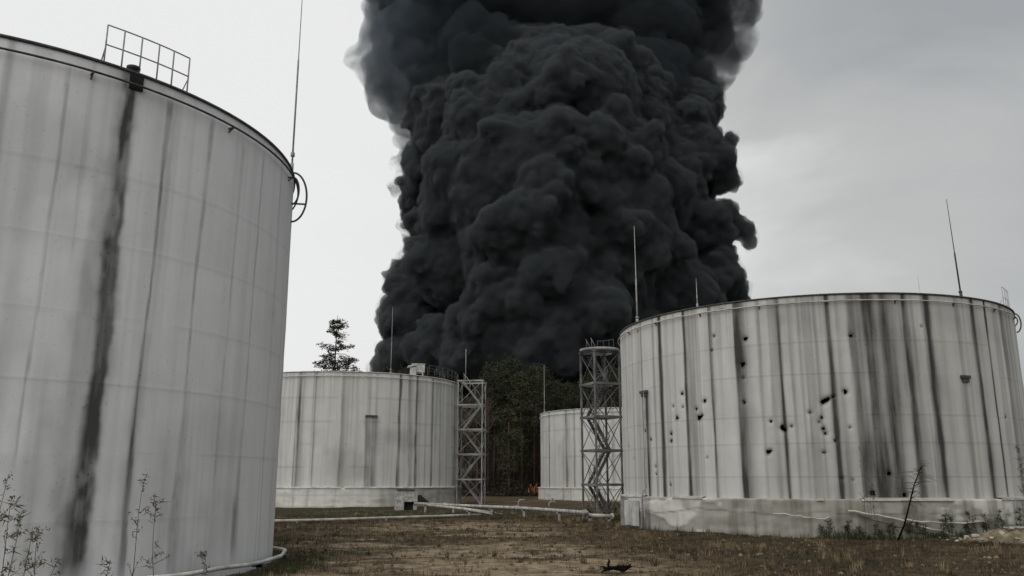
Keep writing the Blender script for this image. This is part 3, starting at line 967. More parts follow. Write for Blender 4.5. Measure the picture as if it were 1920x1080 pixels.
# ------------------------------------------------------------------ stair towers
def stair_tower(loc, rz, w, H, levels, mat, mat_st, label, ring=False):
    root = empty('stair_tower', loc, rz)
    tag(root, label, 'stair tower', 'steel stair towers beside the tanks')
    h = w / 2
    C4 = [(-h, -h), (h, -h), (h, h), (-h, h)]
    for x, y in C4:
        mb = MB()
        mb.bar((x, y, -0.1), (x, y, H), 0.11)
        mb.build('post', mat, root)
    lev = [H * k / levels for k in range(levels + 1)]
    for z in lev[1:]:
        mb = MB()
        ex = 0.12
        for (x0, y0), (x1, y1) in zip(C4, C4[1:] + C4[:1]):
            dx, dy = (x1 - x0), (y1 - y0)
            l = math.hypot(dx, dy)
            mb.bar((x0 - dx / l * ex, y0 - dy / l * ex, z), (x1 + dx / l * ex, y1 + dy / l * ex, z), 0.08, 0.16)
        mb.box((0, -h + 0.42, z + 0.02), (w - 0.14, 0.7, 0.05))
        mb.build('landing', mat, root)
    for k in range(levels):
        z0, z1 = lev[k], lev[k + 1]
        mb = MB()
        for i, ((x0, y0), (x1, y1)) in enumerate(zip(C4, C4[1:] + C4[:1])):
            mb.bar((x0 * 0.985, y0 * 0.985, z0 + 0.1), (x1 * 0.985, y1 * 0.985, z1 - 0.1), 0.04)
            if i in (1, 3):
                mb.bar((x1 * 1.015, y1 * 1.015, z0 + 0.1), (x0 * 1.015, y0 * 1.015, z1 - 0.1), 0.04)
        mb.build('cross_brace', mat, root)
        # one flight per level, alternating direction
        sgn = 1 if k % 2 else -1
        mb = MB()
        a0, a1 = Vector((-sgn * (h - 0.3), 0, z0 + 0.05)), Vector((sgn * (h - 0.3), 0, z1 + 0.02))
        yo = 0.12 if k % 2 else 0.12
        for dy in (0.0, 0.7):
            o_ = Vector((0, yo + dy - 0.1, 0))
            mb.bar(a0 + o_, a1 + o_, 0.05, 0.2)
        fl = mb.build('stair_flight', mat_st, root)
        mb = MB()
        nst = 12
        for q in range(1, nst):
            p = a0.lerp(a1, q / nst)
            mb.box((p.x, yo + 0.25, p.z + 0.03), (0.22, 0.66, 0.03))
        mb.build('tread', mat_st, fl)
        mb = MB()
        for dy in (0.0, 0.7):
            o_ = Vector((0, yo + dy - 0.1, 0.95))
            mb.tube([a0 + o_, a1 + o_], 0.025, 6)
            for q in (0.05, 0.35, 0.65, 0.95):
                p = a0.lerp(a1, q) + Vector((0, yo + dy - 0.1, 0))
                mb.tube([p, p + Vector((0, 0, 0.95))], 0.02, 6)
        mb.build('handrail', mat_st, fl)
    return root


c = at(1131, 965, 57.5)
st = stair_tower((c.x, 57.5, 0), rad(24), 1.9, 11.0, 5, M_TOWER, M_TOWER, 'tall dark steel stair tower with zigzag flights beside the shrapnel-holed tank')
mb = MB()
mb.lathe([(1.15, 11.02), (1.35, 11.02), (1.35, 11.2), (1.15, 11.2)], 24)
mb.build('top_ring', M_TOWER_LIGHT, st)
mb = MB()
for x, y in ((0.8, 0.8), (0.95, 0.3), (0.4, 0.95), (1.0, -0.2)):
    mb.tube([(x, y, 11.0), (x, y, 11.95)], 0.022, 6)
mb.tube([(0.4, 0.95, 11.95), (0.8, 0.8, 11.95), (0.95, 0.3, 11.95), (1.0, -0.2, 11.95)], 0.03, 6)
mb.build('guard_rail', M_DARK_STEEL, st)
T = TANKS[1]
c = at(883, 940, 92.0)
st = stair_tower((c.x, 92.0, 0), rad(-6), 2.6, 12.9, 5, M_TOWER_LIGHT, M_TOWER_LIGHT, 'pale steel stair tower with zigzag flights beside the white tank with the roof hatch')
mb = MB()
mb.tube([(-0.8, 0.5, 12.9), (-0.8, 0.5, 16.6)], 0.035, 6)
mb.build('lightning_rod', M_GREY_STEEL, st)


# ------------------------------------------------------------------ pipes and small yard things
def pipe_run(name, pts, r, mat, label, cat='pipe', supports=(), sup_mat=None, flanges=()):
    root = empty(name, pts[0] * 1.0)
    root.location.z = 0
    tag(root, label, cat)
    org = root.location
    mb = MB()
    mb.tube([p - org for p in pts], r, 12)
    for f_ in flanges:
        k = int(f_ * (len(pts) - 1))
        p = pts[k].lerp(pts[min(k + 1, len(pts) - 1)], f_ * (len(pts) - 1) - k) - org
        d = (pts[min(k + 1, len(pts) - 1)] - pts[k]).normalized() if k + 1 < len(pts) else (pts[-1] - pts[-2]).normalized()
        mb.tube([p - d * 0.05, p + d * 0.05], r * 1.6, 12)
    mb.build('pipe', mat, root)
    for f_ in supports:
        k = min(int(f_ * (len(pts) - 1)), len(pts) - 2)
        p = pts[k].lerp(pts[k + 1], f_ * (len(pts) - 1) - k) - org
        mb = MB()
        mb.bar((p.x, p.y, -0.15), (p.x, p.y, p.z - r + 0.02), 0.16, 0.2)
        mb.bar((p.x - 0.2, p.y, p.z - r - 0.03), (p.x + 0.2, p.y, p.z - r - 0.03), 0.2, 0.08)
        mb.build('support', sup_mat or M_GREY_STEEL, root)
    return root


def P(px, py, z):
    return ground(px, py, z)


pipe_run('pipeline', [P(778, 944, 0.62), P(865, 948, 0.60), P(985, 953, 0.60), P(1101, 961, 0.58)], 0.11, M_PIPE_LINE,
         'long straight white pipe on posts running across to the right stair tower', supports=(0.08, 0.28, 0.5, 0.66, 0.86), flanges=(0.22, 0.63, 0.99))
pipe_run('branch_pipe', [P(800, 947, 0.6), P(870, 954, 0.5), P(925, 962, 0.42), P(940, 965, 0.2)], 0.09, M_PIPE_DULL,
         'short white branch pipe bending down below the long straight pipe', supports=(0.4,))
pipe_run('ground_pipe', [P(480, 977.5, 0.16), P(600, 975, 0.16), P(720, 971, 0.16), P(850, 967, 0.14), P(900, 965.5, 0.05)], 0.085, M_PIPE_DULL,
         'thin pale pipe lying on the grass in front of the roof-hatch tank', supports=(0.15, 0.5, 0.8))
pipe_run('low_pipe', [P(1100, 966, 0.4), P(1128, 967, 0.4), P(1150, 968, 0.35)], 0.11, M_PIPE_DULL,
         'short dull pipe stub at the foot of the right stair tower', supports=(0.1, 0.8), flanges=(0.05, 0.95))

# curved pipe round the foot of the left tank
T = TANKS[0]
pts = []
for k in range(26):
    dth = -0.4 + (T.half + 0.42) * k / 25 + 0.0
    pts.append(Vector((T.X, T.Y, 0)) + T.loc(T.base + dth, T.R + 0.42 + (0.05 * math.sin(k)), 0.26 + 0.02 * math.sin(k * 1.3)))
# end dives behind the tank
pts.append(Vector((T.X, T.Y, 0)) + T.loc(T.base + T.half + 0.12, T.R + 0.36, 0.25))
pts.append(Vector((T.X, T.Y, 0)) + T.loc(T.base + T.half + 0.3, T.R + 0.3, 0.2))
pipe_run('curved_pipe', pts, 0.055, M_PIPE, 'pale pipe curving round the foot of the huge grey tank', supports=(0.25, 0.5, 0.7, 0.88), sup_mat=M_DARK_STEEL)

# valve chest by the far left tank
p = ground(760, 955)
root = empty('valve_chest', p, rad(12))
tag(root, 'small white concrete chest with a dark opening at the foot of the roof-hatch tank', 'valve chest')
mb = MB()
mb.box((-0.55, 0, 0.7), (0.75, 1.2, 1.6))
mb.box((0.4, 0, 1.08), (1.16, 1.2, 0.85))
mb.box((0.82, 0.0, 0.2), (0.34, 0.5, 0.5))
mb.build('body', M_PIPE_LINE, root)
mb = MB()
mb.box((0.41, 0.2, 0.33), (1.12, 0.7, 0.64))
mb.build('opening_shade', M_HOLLOW, root)  # near-black block paints in the shade inside the chest
mb = MB()
mb.box((-0.0, 0, 1.64), (1.5, 1.3, 0.16))
mb.build('lid', M_DARK_STEEL, root)
# dark valve gear beside it
p = ground(790, 952)
root = empty('valve', p, 0)
tag(root, 'dark hooded valve between the white chest and the long pipe', 'valve')
mb = MB()
vs = [(-0.75, -0.35, 0.35), (0.95, -0.35, 0.3), (0.95, 0.35, 0.3), (-0.75, 0.35, 0.35), (-0.75, -0.3, 1.1), (-0.1, -0.25, 1.15), (-0.1, 0.25, 1.15), (-0.75, 0.3, 1.1)]
mb.add(vs, [(0, 1, 5, 4), (1, 2, 6, 5), (2, 3, 7, 6), (3, 0, 4, 7), (4, 5, 6, 7), (3, 2, 1, 0)])
mb.build('hood', M_HOLLOW, root)
mb = MB()
mb.bar((-0.5, 0, -0.1), (-0.5, 0, 0.4), 0.15)
mb.bar((0.6, 0, -0.1), (0.6, 0, 0.35), 0.15)
mb.build('leg', M_DARK_STEEL, root)
# little standpipes seen over the long pipe
for px, py, lab in ((978, 945, 'small grey standpipe just left of the farthest tank, over the long pipe'), (1036, 949, 'small grey standpipe in front of the farthest tank, over the long pipe')):
    p = ground(px, py + 4)
    root = empty('standpipe', p)
    tag(root, lab, 'standpipe', 'standpipes beyond the long pipe')
    mb = MB()
    mb.tube([(-0.3, 0, -0.1), (-0.3, 0, 0.45), (-0.15, 0, 0.6), (0.3, 0, 0.6)], 0.07, 8)
    mb.build('pipe', M_GREY_STEEL, root)
    mb = MB()
    mb.tube([(0.0, 0, 0.6), (0.0, 0, 0.85)], 0.03, 6)
    mb.tube([(0.0, 0, 0.84), (0.0, 0, 0.88)], 0.14, 10)
    mb.build('handwheel', M_DARK_STEEL, root)

# fallen pale strips of cladding and pipes leaning on the right tank's skirt
T = TANKS[3]


def near_band(px, py, off):
    th, z = T.hit(px, py, T.R + 0.36 + off)
    return Vector((T.X, T.Y, 0)) + T.loc(th, T.R + 0.36 + off, z)


FALLEN = [([(1590, 958), (1660, 968), (1740, 990), (1790, 1003)], 0.05, 'long pale strip sloping down from the skirt behind the snapped stalk'),
          ([(1610, 965), (1680, 987), (1740, 1005)], 0.04, 'darker strip crossing just under the long pale one'),
          ([(1700, 975), (1770, 982), (1850, 978)], 0.045, 'short pale strip resting level against the stained skirt'),
          ([(1760, 1008), (1820, 1011), (1870, 1006)], 0.05, 'pale strip lying on the ground left of the rubble heap'),
          ([(1450, 962), (1500, 968), (1540, 974), (1556, 970)], 0.035, 'curled strip of loose cladding left of the tall stalks')]
for k, (pp, r, lab) in enumerate(FALLEN):
    q = [near_band(x, y, 0.12 + 0.5 * max(0, (y - 985) / 25)) for x, y in pp]
    fine = []
    for i in range(len(q) - 1):
        for s_ in range(5):
            fine.append(q[i].lerp(q[i + 1], s_ / 5) + Vector((0, 0, 0.03 * math.sin(5 * i + s_ * 1.7 + k))))
    fine.append(q[-1])
    root = empty('fallen_strip', fine[0])
    tag(root, lab, 'metal strip', 'loose strips by the right tank')
    mb = MB()
    mb.tube([f_ - fine[0] for f_ in fine], r, 6)
    mb.build('strip', M_PIPE_DULL if k != 1 else M_STALK, root)

# rubble heap at the right edge
p = ground(1893, 1016)
root = empty('rubble_heap', p)
tag(root, 'sandy heap of broken plaster at the right edge below the holed tank', 'rubble heap')
n1, n2 = 60, 30
ux = np.linspace(-1, 1, n1)
uy = np.linspace(-1, 1, n2)
UX, UY = np.meshgrid(ux, uy)
rr = np.sqrt(UX ** 2 + UY ** 2)
Hh = 0.72 * np.clip(1 - rr, 0, 1) ** 0.8 * (0.55 + 0.9 * fbm(UX * 5, UY * 4, 5, 4)) - 0.12
ii = np.arange(n1 * n2).reshape(n2, n1)
np_mesh('heap', np.stack([UX * 2.3, UY * 1.1, Hh], -1).reshape(-1, 3), np.stack([ii[:-1, :-1], ii[:-1, 1:], ii[1:, 1:], ii[1:, :-1]], -1).reshape(-1, 4), M_SAND, root, False)
mb = MB()
for k in range(40):
    a, d = rng.uniform(0, 6.28), rng.uniform(0.2, 1.15)
    x, y = 2.2 * d * math.cos(a), 1.0 * d * math.sin(a)
    z = max(0.02, 0.75 * (1 - d))
    s = rng.uniform(0.06, 0.26)
    Mx = Matrix.Rotation(rng.uniform(0, 6), 3, 'Z') @ Matrix.Rotation(rng.uniform(-0.8, 0.8), 3, 'X')
    mb.box((x, y, z), (s, s * 0.8, s * 0.4), M=Mx)
mb.build('chunk', M_PIPE_DULL, root)
root['label'] = 'sandy heap of broken plaster at the right edge below the holed tank'

# charred branch lying in the foreground
p = ground(1155, 1072)
root = empty('charred_branch', p, rad(4))
root.scale = (0.85, 0.85, 0.8)
tag(root, 'black charred branch lying on the soil at the bottom, right of centre', 'branch')
mb = MB()
mb.tube([(-0.02, 0, 0.09), (0.08, 0, 0.12), (0.2, 0.02, 0.10), (0.33, 0, 0.12), (0.43, 0, 0.19), (0.5, -0.02, 0.27)], [0.05, 0.09, 0.12, 0.09, 0.05, 0.012], 5)
mb.tube([(0.06, 0, 0.1), (-0.1, 0.02, 0.10), (-0.2, 0.05, 0.12), (-0.27, 0.03, 0.07), (-0.42, -0.02, 0.03), (-0.5, 0, -0.03)], [0.06, 0.04, 0.09, 0.06, 0.03, 0.01], 5)
mb.tube([(-0.22, 0.03, 0.1), (-0.24, 0.06, 0.22), (-0.21, 0.03, 0.36), (-0.25, 0, 0.43)], [0.06, 0.04, 0.035, 0.008], 6)
r_ = np.random.default_rng(4)
for k in range(34):
    a_ = Vector((r_.uniform(-0.35, 0.4), r_.normal() * 0.04, 0.1))
    d_ = Vector((r_.normal() * 0.2, r_.normal() * 0.12, r_.uniform(-0.12, 0.16)))
    mb.tube([a_, a_ + d_ * 0.5 + Vector((0, 0, 0.03)), a_ + d_], [0.025, 0.016, 0.004], 5)
o = mb.build('limb', M_CHAR, root)


# ------------------------------------------------------------------ trees
def leaf_clump(V, Fq, c, rad_, n, size, flat=0.5, up=0.2):
    """n needle cards scattered in a flattened ball round c"""
    for _ in range(n):
        d = rng.normal(size=3)
        d /= np.linalg.norm(d)
        p = np.array(c) + d * rad_ * rng.uniform(0.2, 1) ** 0.6 * np.array([1, 1, flat])
        a = rng.normal(size=3)
        a[2] = a[2] * 0.5 + up
        a /= np.linalg.norm(a)
        bq = np.cross(a, rng.normal(size=3))
        bq /= np.linalg.norm(bq) + 1e-6
        l, w = size * rng.uniform(0.6, 1.4), size * rng.uniform(0.12, 0.3)
        k = len(V)
        V += [p - bq * w, p + bq * w, p + a * l]
        Fq.append((k, k + 1, k + 2))


def tri_mesh(name, V, Fq, mat, parent):
    return np_mesh(name, np.array(V), np.array(Fq), mat, parent)


def lone_pine(loc, H, label):
    root = empty('pine_tree', loc)
    tag(root, label, 'tree')
    mb = MB()
    mb.tube([(0, 0, -0.3), (0.1, 0, H * 0.4), (-0.05, 0, H * 0.75), (0.05, 0, H * 0.99)], [0.34, 0.24, 0.12, 0.03], 10)
    V, Fq = [], []
    z = H * 0.42
    lev = 0
    while z < H * 0.985:
        f_ = (z - H * 0.42) / (H * 0.58)
        L_ = 5.5 * (1 - f_) ** 0.75 + 0.35
        nb = 6 if f_ < 0.6 else 4
        off = rng.uniform(0, 6.28)
        for k in range(nb):
            if rng.random() < 0.22 and f_ < 0.8:
                continue
            a = off + 2 * math.pi * k / nb + rng.uniform(-0.3, 0.3)
            l = L_ * rng.uniform(0.35, 1.15)
            tip = Vector((math.cos(a) * l, math.sin(a) * l, z + l * rng.uniform(-0.34, 0.26)))
            midp = Vector((math.cos(a) * l * 0.5, math.sin(a) * l * 0.5, z - l * 0.03))
            mb.tube([(0, 0, z), midp, tip], [0.07, 0.045, 0.015], 5)
            nn = max(2, int(l / 0.6))
            for q in range(nn):
                u_ = (q + 1.1) / nn
                if u_ < 0.3:
                    continue
                pp = Vector((0, 0, z)).lerp(tip, min(u_, 1.03)) + Vector(rng.normal(size=3) * 0.14)
                leaf_clump(V, Fq, pp, 0.85 * rng.uniform(0.6, 1.2), 36, 0.40, 0.5, 0.45)
        z += H * 0.036 * rng.uniform(0.6, 1.3)
        lev += 1
    mb.build('trunk', M_BARK, root)
    tri_mesh('crown', V, Fq, M_NEEDLE, root)
    return root


p = at(628, 690, 132)
top = at(630, 588, 132)
lone_pine((p.x, 132, 0), top.z, 'lone pine with open layered branches against the pale sky')


def forest_pine(H, crown_lo, crown_r, mat, seed, dense):
    global rng
    rng = np.random.default_rng(seed)
    mb = MB()
    bend = rng.uniform(-0.4, 0.4)
    mb.tube([(0, 0, -0.3), (bend * 0.3, 0, H * 0.35), (bend, 0, H * 0.7), (bend * 0.8, 0, H * 0.97)], [0.24, 0.18, 0.12, 0.03], 7)
    V, Fq = [], []
    for _ in range(dense):
        f_ = rng.uniform(0, 1) ** 0.8
        z = H * (crown_lo + (1 - crown_lo) * f_)
        l = crown_r * (math.sin(math.pi * (0.18 + 0.80 * f_)) ** 0.8) * rng.uniform(0.35, 1.1)
        a = rng.uniform(0, 6.28)
        tip = Vector((bend + math.cos(a) * l, math.sin(a) * l, z + rng.uniform(-0.1, 0.35) * l))
        mb.tube([(bend * 0.9, 0, z - 0.25 * l), tip], [0.05, 0.012], 4, cap=False)
        leaf_clump(V, Fq, tip, 1.0 * rng.uniform(0.6, 1.25), 34, 0.34, 0.7, 0.3)
        leaf_clump(V, Fq, tip * 0.55 + Vector((bend * 0.45, 0, z * 0.45 - 0.1 * l)), 0.6 * rng.uniform(0.6, 1.2), 16, 0.36, 0.6, 0.3)
    # bare dead limbs on the lower stem
    for _ in range(14):
        z = H * rng.uniform(0.15, crown_lo)
        a = rng.uniform(0, 6.28)
        l = rng.uniform(0.6, 2.0)
        mb.tube([(bend * z / H, 0, z), (bend * z / H + math.cos(a) * l, math.sin(a) * l, z + rng.uniform(-0.3, 0.3))], [0.035, 0.01], 4, cap=False)
    root = empty('pine_tree', (0, 0, 0))
    mb.build('trunk', M_BARK, root)
    tri_mesh('crown', V, Fq, mat, root)
    return root


def copy_tree(o):
    c_ = o.copy()
    COL.objects.link(c_)
    for ch in o.children:
        d_ = ch.copy()
        COL.objects.link(d_)
        d_.parent = c_
    return c_


protos = [forest_pine(21, 0.55, 2.4, M_NEEDLE, 101, 75), forest_pine(20.5, 0.5, 2.7, M_NEEDLE2, 102, 80), forest_pine(22, 0.6, 2.1, M_NEEDLE, 103, 65),
          forest_pine(13, 0.2, 2.2, M_NEEDLE2, 104, 70)]
used = set()
spots = []
frng = np.random.default_rng(5)
for row, (Yr, n_) in enumerate(((140, 12), (146, 13), (153, 15), (161, 16), (170, 16))):
    for k in range(n_):
        px = 845 + (1230 - 845) * (k + frng.uniform(0.15, 0.85)) / n_
        spots.append((px, Yr + frng.uniform(-2, 2), row))
kinds = [0, 2, 1, 3, 0, 1, 2, 0, 3, 1]
LAB = {0: 'tall dark green pine in the thick stand between the two stair towers', 1: 'tall olive brown pine in the thick stand between the two stair towers',
       2: 'tall narrow dark pine in the thick stand between the two stair towers', 3: 'low bushy young pine in the thick stand between the two stair towers'}
for i, (px, Y, row) in enumerate(spots):
    kd = kinds[int(frng.integers(0, 10))]
    c = at(px, 900, Y)
    if kd in used:
        o = copy_tree(protos[kd])
    else:
        o = protos[kd]
        used.add(kd)
    prof = 0.97 + 0.06 * math.sin((px - 900) / 40.0) + (-0.18 if px < 885 else 0.0)
    s = prof * frng.uniform(0.93, 1.07)
    o.location = (c.x, Y, 0)
    o.rotation_euler = (0, 0, frng.uniform(0, 6.28))
    o.scale = (s, s, s)
    tag(o, LAB[kd], 'tree', 'pines of the stand behind the tanks')
# brown leafless undergrowth that closes the view between the stems
rng = np.random.default_rng(31)
V, Fq = [], []
for _ in range(9000):
    x, y = rng.uniform(-16, 34), 136 + 42 * rng.uniform(0, 1) ** 0.8
    hgt = rng.uniform(0.5, 1.0) * (2.0 + 4.5 * float(vnoise(x * 0.25, y * 0.2, 8))) * (0.35 + 0.65 * (y - 136) / 42)
    z0_ = rng.uniform(0, 0.7) * hgt
    a = rng.uniform(0, 6.28)
    l = hgt * rng.uniform(0.25, 0.6)
    w_ = rng.uniform(0.02, 0.09)
    dx, dy = math.cos(a), math.sin(a)
    k = len(V)
    V += [np.array((x - w_, y, z0_)), np.array((x + w_, y, z0_)), np.array((x + dx * l * 0.4, y + dy * l * 0.4, z0_ + l))]
    Fq.append((k, k + 1, k + 2))
    for q in range(3):
        leaf_clump(V, Fq, (x + dx * l * 0.3 * q, y + dy * l * 0.3 * q, z0_ + l * (0.4 + 0.3 * q)), 0.5, 3, 0.4, 0.8, 0.4)
o = tri_mesh('undergrowth', V, Fq, noisy('leafless_scrub', (0.02, 0.017, 0.013), (0.06, 0.048, 0.036), 0.35, 0.95, 0.0), None)
tag(o, 'brown leafless undergrowth filling the forest floor between the pine stems', 'undergrowth', kind='stuff')
# low trees seen over the roof of the hatch tank, against the smoke
for i, (px, Y, s, lab) in enumerate(((720, 150, 0.98, 'dark pine top just left of the thin rod on the hatch tank'), (752, 152, 1.04, 'dark pine top just right of the thin rod on the hatch tank'),
                                     (828, 154, 0.97, 'dark pine top behind the roof railing of the hatch tank'))):
    o = copy_tree(protos[2 if i != 1 else 0])
    c = at(px, 900, Y)
    o.location = (c.x, Y, 0)
    o.scale = (s, s, s)
    o.rotation_euler = (0, 0, 1.3 * i)
    tag(o, lab, 'tree', 'pine tops over the hatch tank')
# reddish bare tree over the left stair tower
rng = np.random.default_rng(77)


def bare_tree(loc, H, label, spread=0.5):
    root = empty('bare_tree', loc)
    tag(root, label, 'tree')
    mb, tw = MB(), MB()

    def grow(a, d, l, r, dep):
        b_ = a + d * l
        (mb if dep < 2 else tw).tube([a, a.lerp(b_, 0.5) + Vector(rng.normal(size=3) * l * 0.03), b_], [r, r * 0.8, r * 0.6], 5, cap=False)
        if dep >= 5:
            return
        for _ in range(3 if dep else 4):
            dd = (d + Vector(rng.normal(size=3)) * spread + Vector((0, 0, 0.12))).normalized()
            grow(a.lerp(b_, rng.uniform(0.55, 1.0)), dd, l * rng.uniform(0.5, 0.75), r * 0.55, dep + 1)
    grow(Vector((0, 0, -0.2)), Vector((0, 0, 1)), H * 0.42, 0.16, 0)
    mb.build('trunk', M_BARE, root)
    tw.build('crown', M_BARE, root)


c = at(893, 900, 108)
bare_tree((c.x, 108, 0), 15.6, 'bare reddish tree showing above the left stair tower')
c = at(536, 900, 70)
bare_tree((c.x - 0.6, 118, 0), 20, 'bare twiggy tree peeping past the edge of the huge grey tank')

# ------------------------------------------------------------------ fire at the forest edge
p = ground(999, 926)
c = at(998, 915, 127)
root = empty('fire', (c.x, 127, 0.6))
tag(root, 'small patch of orange red flames at the forest edge beside the farthest tank', 'fire')
mf, t, b = new_mat('flame')
b.inputs['Base Color'].default_value = (0.10, 0.02, 0.01, 1)
b.inputs['Emission Color'].default_value = (1.0, 0.20, 0.05, 1)
nf = t.nodes.new('ShaderNodeTexNoise')
nf.inputs['Scale'].default_value = 3.0
cf = t.nodes.new('ShaderNodeTexCoord')
t.links.new(cf.outputs['Object'], nf.inputs['Vector'])
t.links.new(mth('MULTIPLY_ADD', mth('POWER', nf.outputs['Fac'], 3.0, tree=t), 0.8, 0.0, tree=t), b.inputs['Emission Strength'])
for k, (x, z, s) in enumerate(((-0.5, 0.1, 0.8), (0.0, 0.35, 0.7), (0.3, 0.0, 1.1), (0.6, 0.75, 0.8), (-0.2, 0.95, 0.5), (0.75, 0.1, 0.9))):
    mb = MB()
    mb.tube([(x, 0.1 * k, z), (x + 0.05, 0.1 * k, z + s * 0.18), (x - 0.07, 0.1 * k, z + s * 0.45), (x + 0.05, 0.1 * k, z + s * 0.7), (x + 0.01, 0.1 * k, z + s)], [0.05 * s, 0.17 * s, 0.11 * s, 0.07 * s, 0.005], 7)
    mb.build('flame', mf, root)

# ------------------------------------------------------------------ grass and weeds
rng = np.random.default_rng(19)


def grass(name, n, xr, yr, h, w, mat, label, keep, lean=0.9, blades=4):
    xs = rng.uniform(*xr, n)
    ys = yr[0] + (yr[1] - yr[0]) * rng.uniform(0, 1, n) ** 1.35
    k = keep(xs, ys) > rng.uniform(0, 1, n)
    for T in TANKS:
        k &= np.hypot(xs - T.X, ys - T.Y) > T.R + 0.42
    px, py = to_px(xs, ys, 0)
    k &= (px > -150) & (px < 2070)
    xs, ys = xs[k], ys[k]
    n = len(xs)
    xs = np.repeat(xs, blades) + rng.normal(size=n * blades) * 0.05
    ys = np.repeat(ys, blades) + rng.normal(size=n * blades) * 0.05
    hh = np.repeat(h * rng.uniform(0.4, 1.3, n), blades) * rng.uniform(0.6, 1.2, n * blades)
    zz = ground_h(xs, ys) - 0.02
    a = rng.uniform(0, 6.28, n * blades)
    ln = rng.uniform(0.1, 1, n * blades) * lean * hh
    ww = w * rng.uniform(0.5, 1.2, n * blades)
    dx, dy = np.cos(a), np.sin(a)
    b0 = np.stack([xs - dy * ww, ys + dx * ww, zz], -1)
    b1 = np.stack([xs + dy * ww, ys - dx * ww, zz], -1)
    tp = np.stack([xs + dx * ln, ys + dy * ln, zz + hh], -1)
    V = np.stack([b0, b1, tp], 1).reshape(-1, 3)
    Fq = np.arange(len(V)).reshape(-1, 3)
    o = np_mesh(name, V, Fq, mat)
    tag(o, label, 'grass', kind='stuff')
    return o


M_G_DRY = noisy('dry_grass_blades', (0.11, 0.082, 0.045), (0.30, 0.235, 0.135), 0.8, 0.95, 0.0)
M_G_BROWN = noisy('brown_grass_blades', (0.03, 0.022, 0.012), (0.085, 0.06, 0.035), 0.7, 0.95, 0.0)
M_G_GREEN = noisy('green_grass_blades', (0.02, 0.026, 0.011), (0.05, 0.058, 0.024), 0.7, 0.95, 0.0)


def keep_brown(x, y):
    s, m_ = ground_fields(x, y)
    return (1 - s) ** 1.5 * (0.35 + 0.65 * sstep(0.4, 0.6, fbm(x * 0.5, y * 0.5, 91)))


def keep_dry(x, y):
    s, m_ = ground_fields(x, y)
    return 0.08 + 0.8 * sstep(0.55, 0.68, fbm(x * 0.35, y * 0.5, 97)) * (1 - 0.6 * s)


def keep_green(x, y):
    s, m_ = ground_fields(x, y)
    T = TANKS[3]
    foot = np.exp(-((np.hypot(x - T.X, y - T.Y) - T.R - 0.9) / 0.6) ** 2) * sstep(10, 16, x)
    return np.clip(m_ * (1 - s) * 0.6 + foot, 0, 1)


grass('brown_grass', 70000, (-16, 26), (15, 62), 0.14, 0.012, M_G_BROWN, 'short dead brown grass over the soil', keep_brown)
grass('dry_grass', 36000, (-16, 26), (15, 75), 0.13, 0.012, M_G_DRY, 'tufts of pale dry grass scattered over the soil', keep_dry)
grass('green_grass', 34000, (-16, 26), (15, 80), 0.12, 0.014, M_G_GREEN, 'patches of low dark green grass and moss', keep_green)


def keep_tuft(x, y):
    s, m_ = ground_fields(x, y)
    return 0.10 + 0.9 * sstep(0.60, 0.70, fbm(x * 0.6, y * 0.7, 151)) * (1 - 0.5 * m_)


grass('grass_tussocks', 3000, (-13, 24), (19, 72), 0.30, 0.013, M_G_DRY, 'ragged pale tussocks of dead grass standing above the turf', keep_tuft, 0.8, 16)
grass('grass_tussocks', 2200, (-13, 24), (19, 60), 0.24, 0.015, M_G_BROWN, 'ragged dark tussocks of dead grass standing above the turf', keep_tuft, 0.8, 16)
# clods and stones lying on the worked soil
V, Fq = [], []
OCT = [(1, 0, 0), (0, 1, 0), (-1, 0, 0), (0, -1, 0), (0, 0, 1), (0, 0, -1)]
OCF = [(0, 1, 4), (1, 2, 4), (2, 3, 4), (3, 0, 4), (1, 0, 5), (2, 1, 5), (3, 2, 5), (0, 3, 5)]
for _ in range(2600):
    x, y = rng.uniform(-10, 20), 20 + 32 * rng.uniform(0, 1) ** 1.3
    if any(math.hypot(x - T.X, y - T.Y) < T.R + 0.5 for T in TANKS):
        continue
    sz = 0.02 + 0.09 * rng.uniform(0, 1) ** 4
    z = float(ground_h(np.array(x), np.array(y)))
    k = len(V)
    a = rng.uniform(0, 6.28)
    for p_ in OCT:
        q_ = np.array(p_) * sz * rng.uniform(0.6, 1.3, 3) * np.array([1.3, 1.0, 0.7])
        V.append(np.array((x + q_[0] * math.cos(a) - q_[1] * math.sin(a), y + q_[0] * math.sin(a) + q_[1] * math.cos(a), z + q_[2] + sz * 0.2)))
    Fq += [tuple(k + i_ for i_ in f_) for f_ in OCF]
o = tri_mesh('gravel', V, Fq, noisy('clods', (0.03, 0.024, 0.016), (0.24, 0.19, 0.13), 0.9, 0.95, 0.0, detail=9), None)
tag(o, 'scattered clods and small stones on the worked soil', 'gravel', kind='stuff')


def keep_foot(x, y):
    T = TANKS[3]
    d = np.hypot(x - T.X, y - T.Y) - T.R
    return np.exp(-((d - 0.75) / 0.45) ** 2) * (0.08 + 0.9 * sstep(13.0, 15.5, x)) * sstep(0.38, 0.6, fbm(x * 0.8, y * 0.8, 131))


grass('weeds', 90000, (6, 27), (34, 58), 0.42, 0.014, M_G_GREEN, 'dark green weeds along the foot of the holed tank', keep_foot, 0.5)
grass('weeds', 2600, (-7.6, -3.5), (22, 32), 0.2, 0.009, M_G_GREEN, 'thin dark green weeds beside the curved pipe', lambda x, y: np.exp(-((np.hypot(x + 16.32, y - 25.86) - 10.2) / 0.6) ** 2), 0.5)


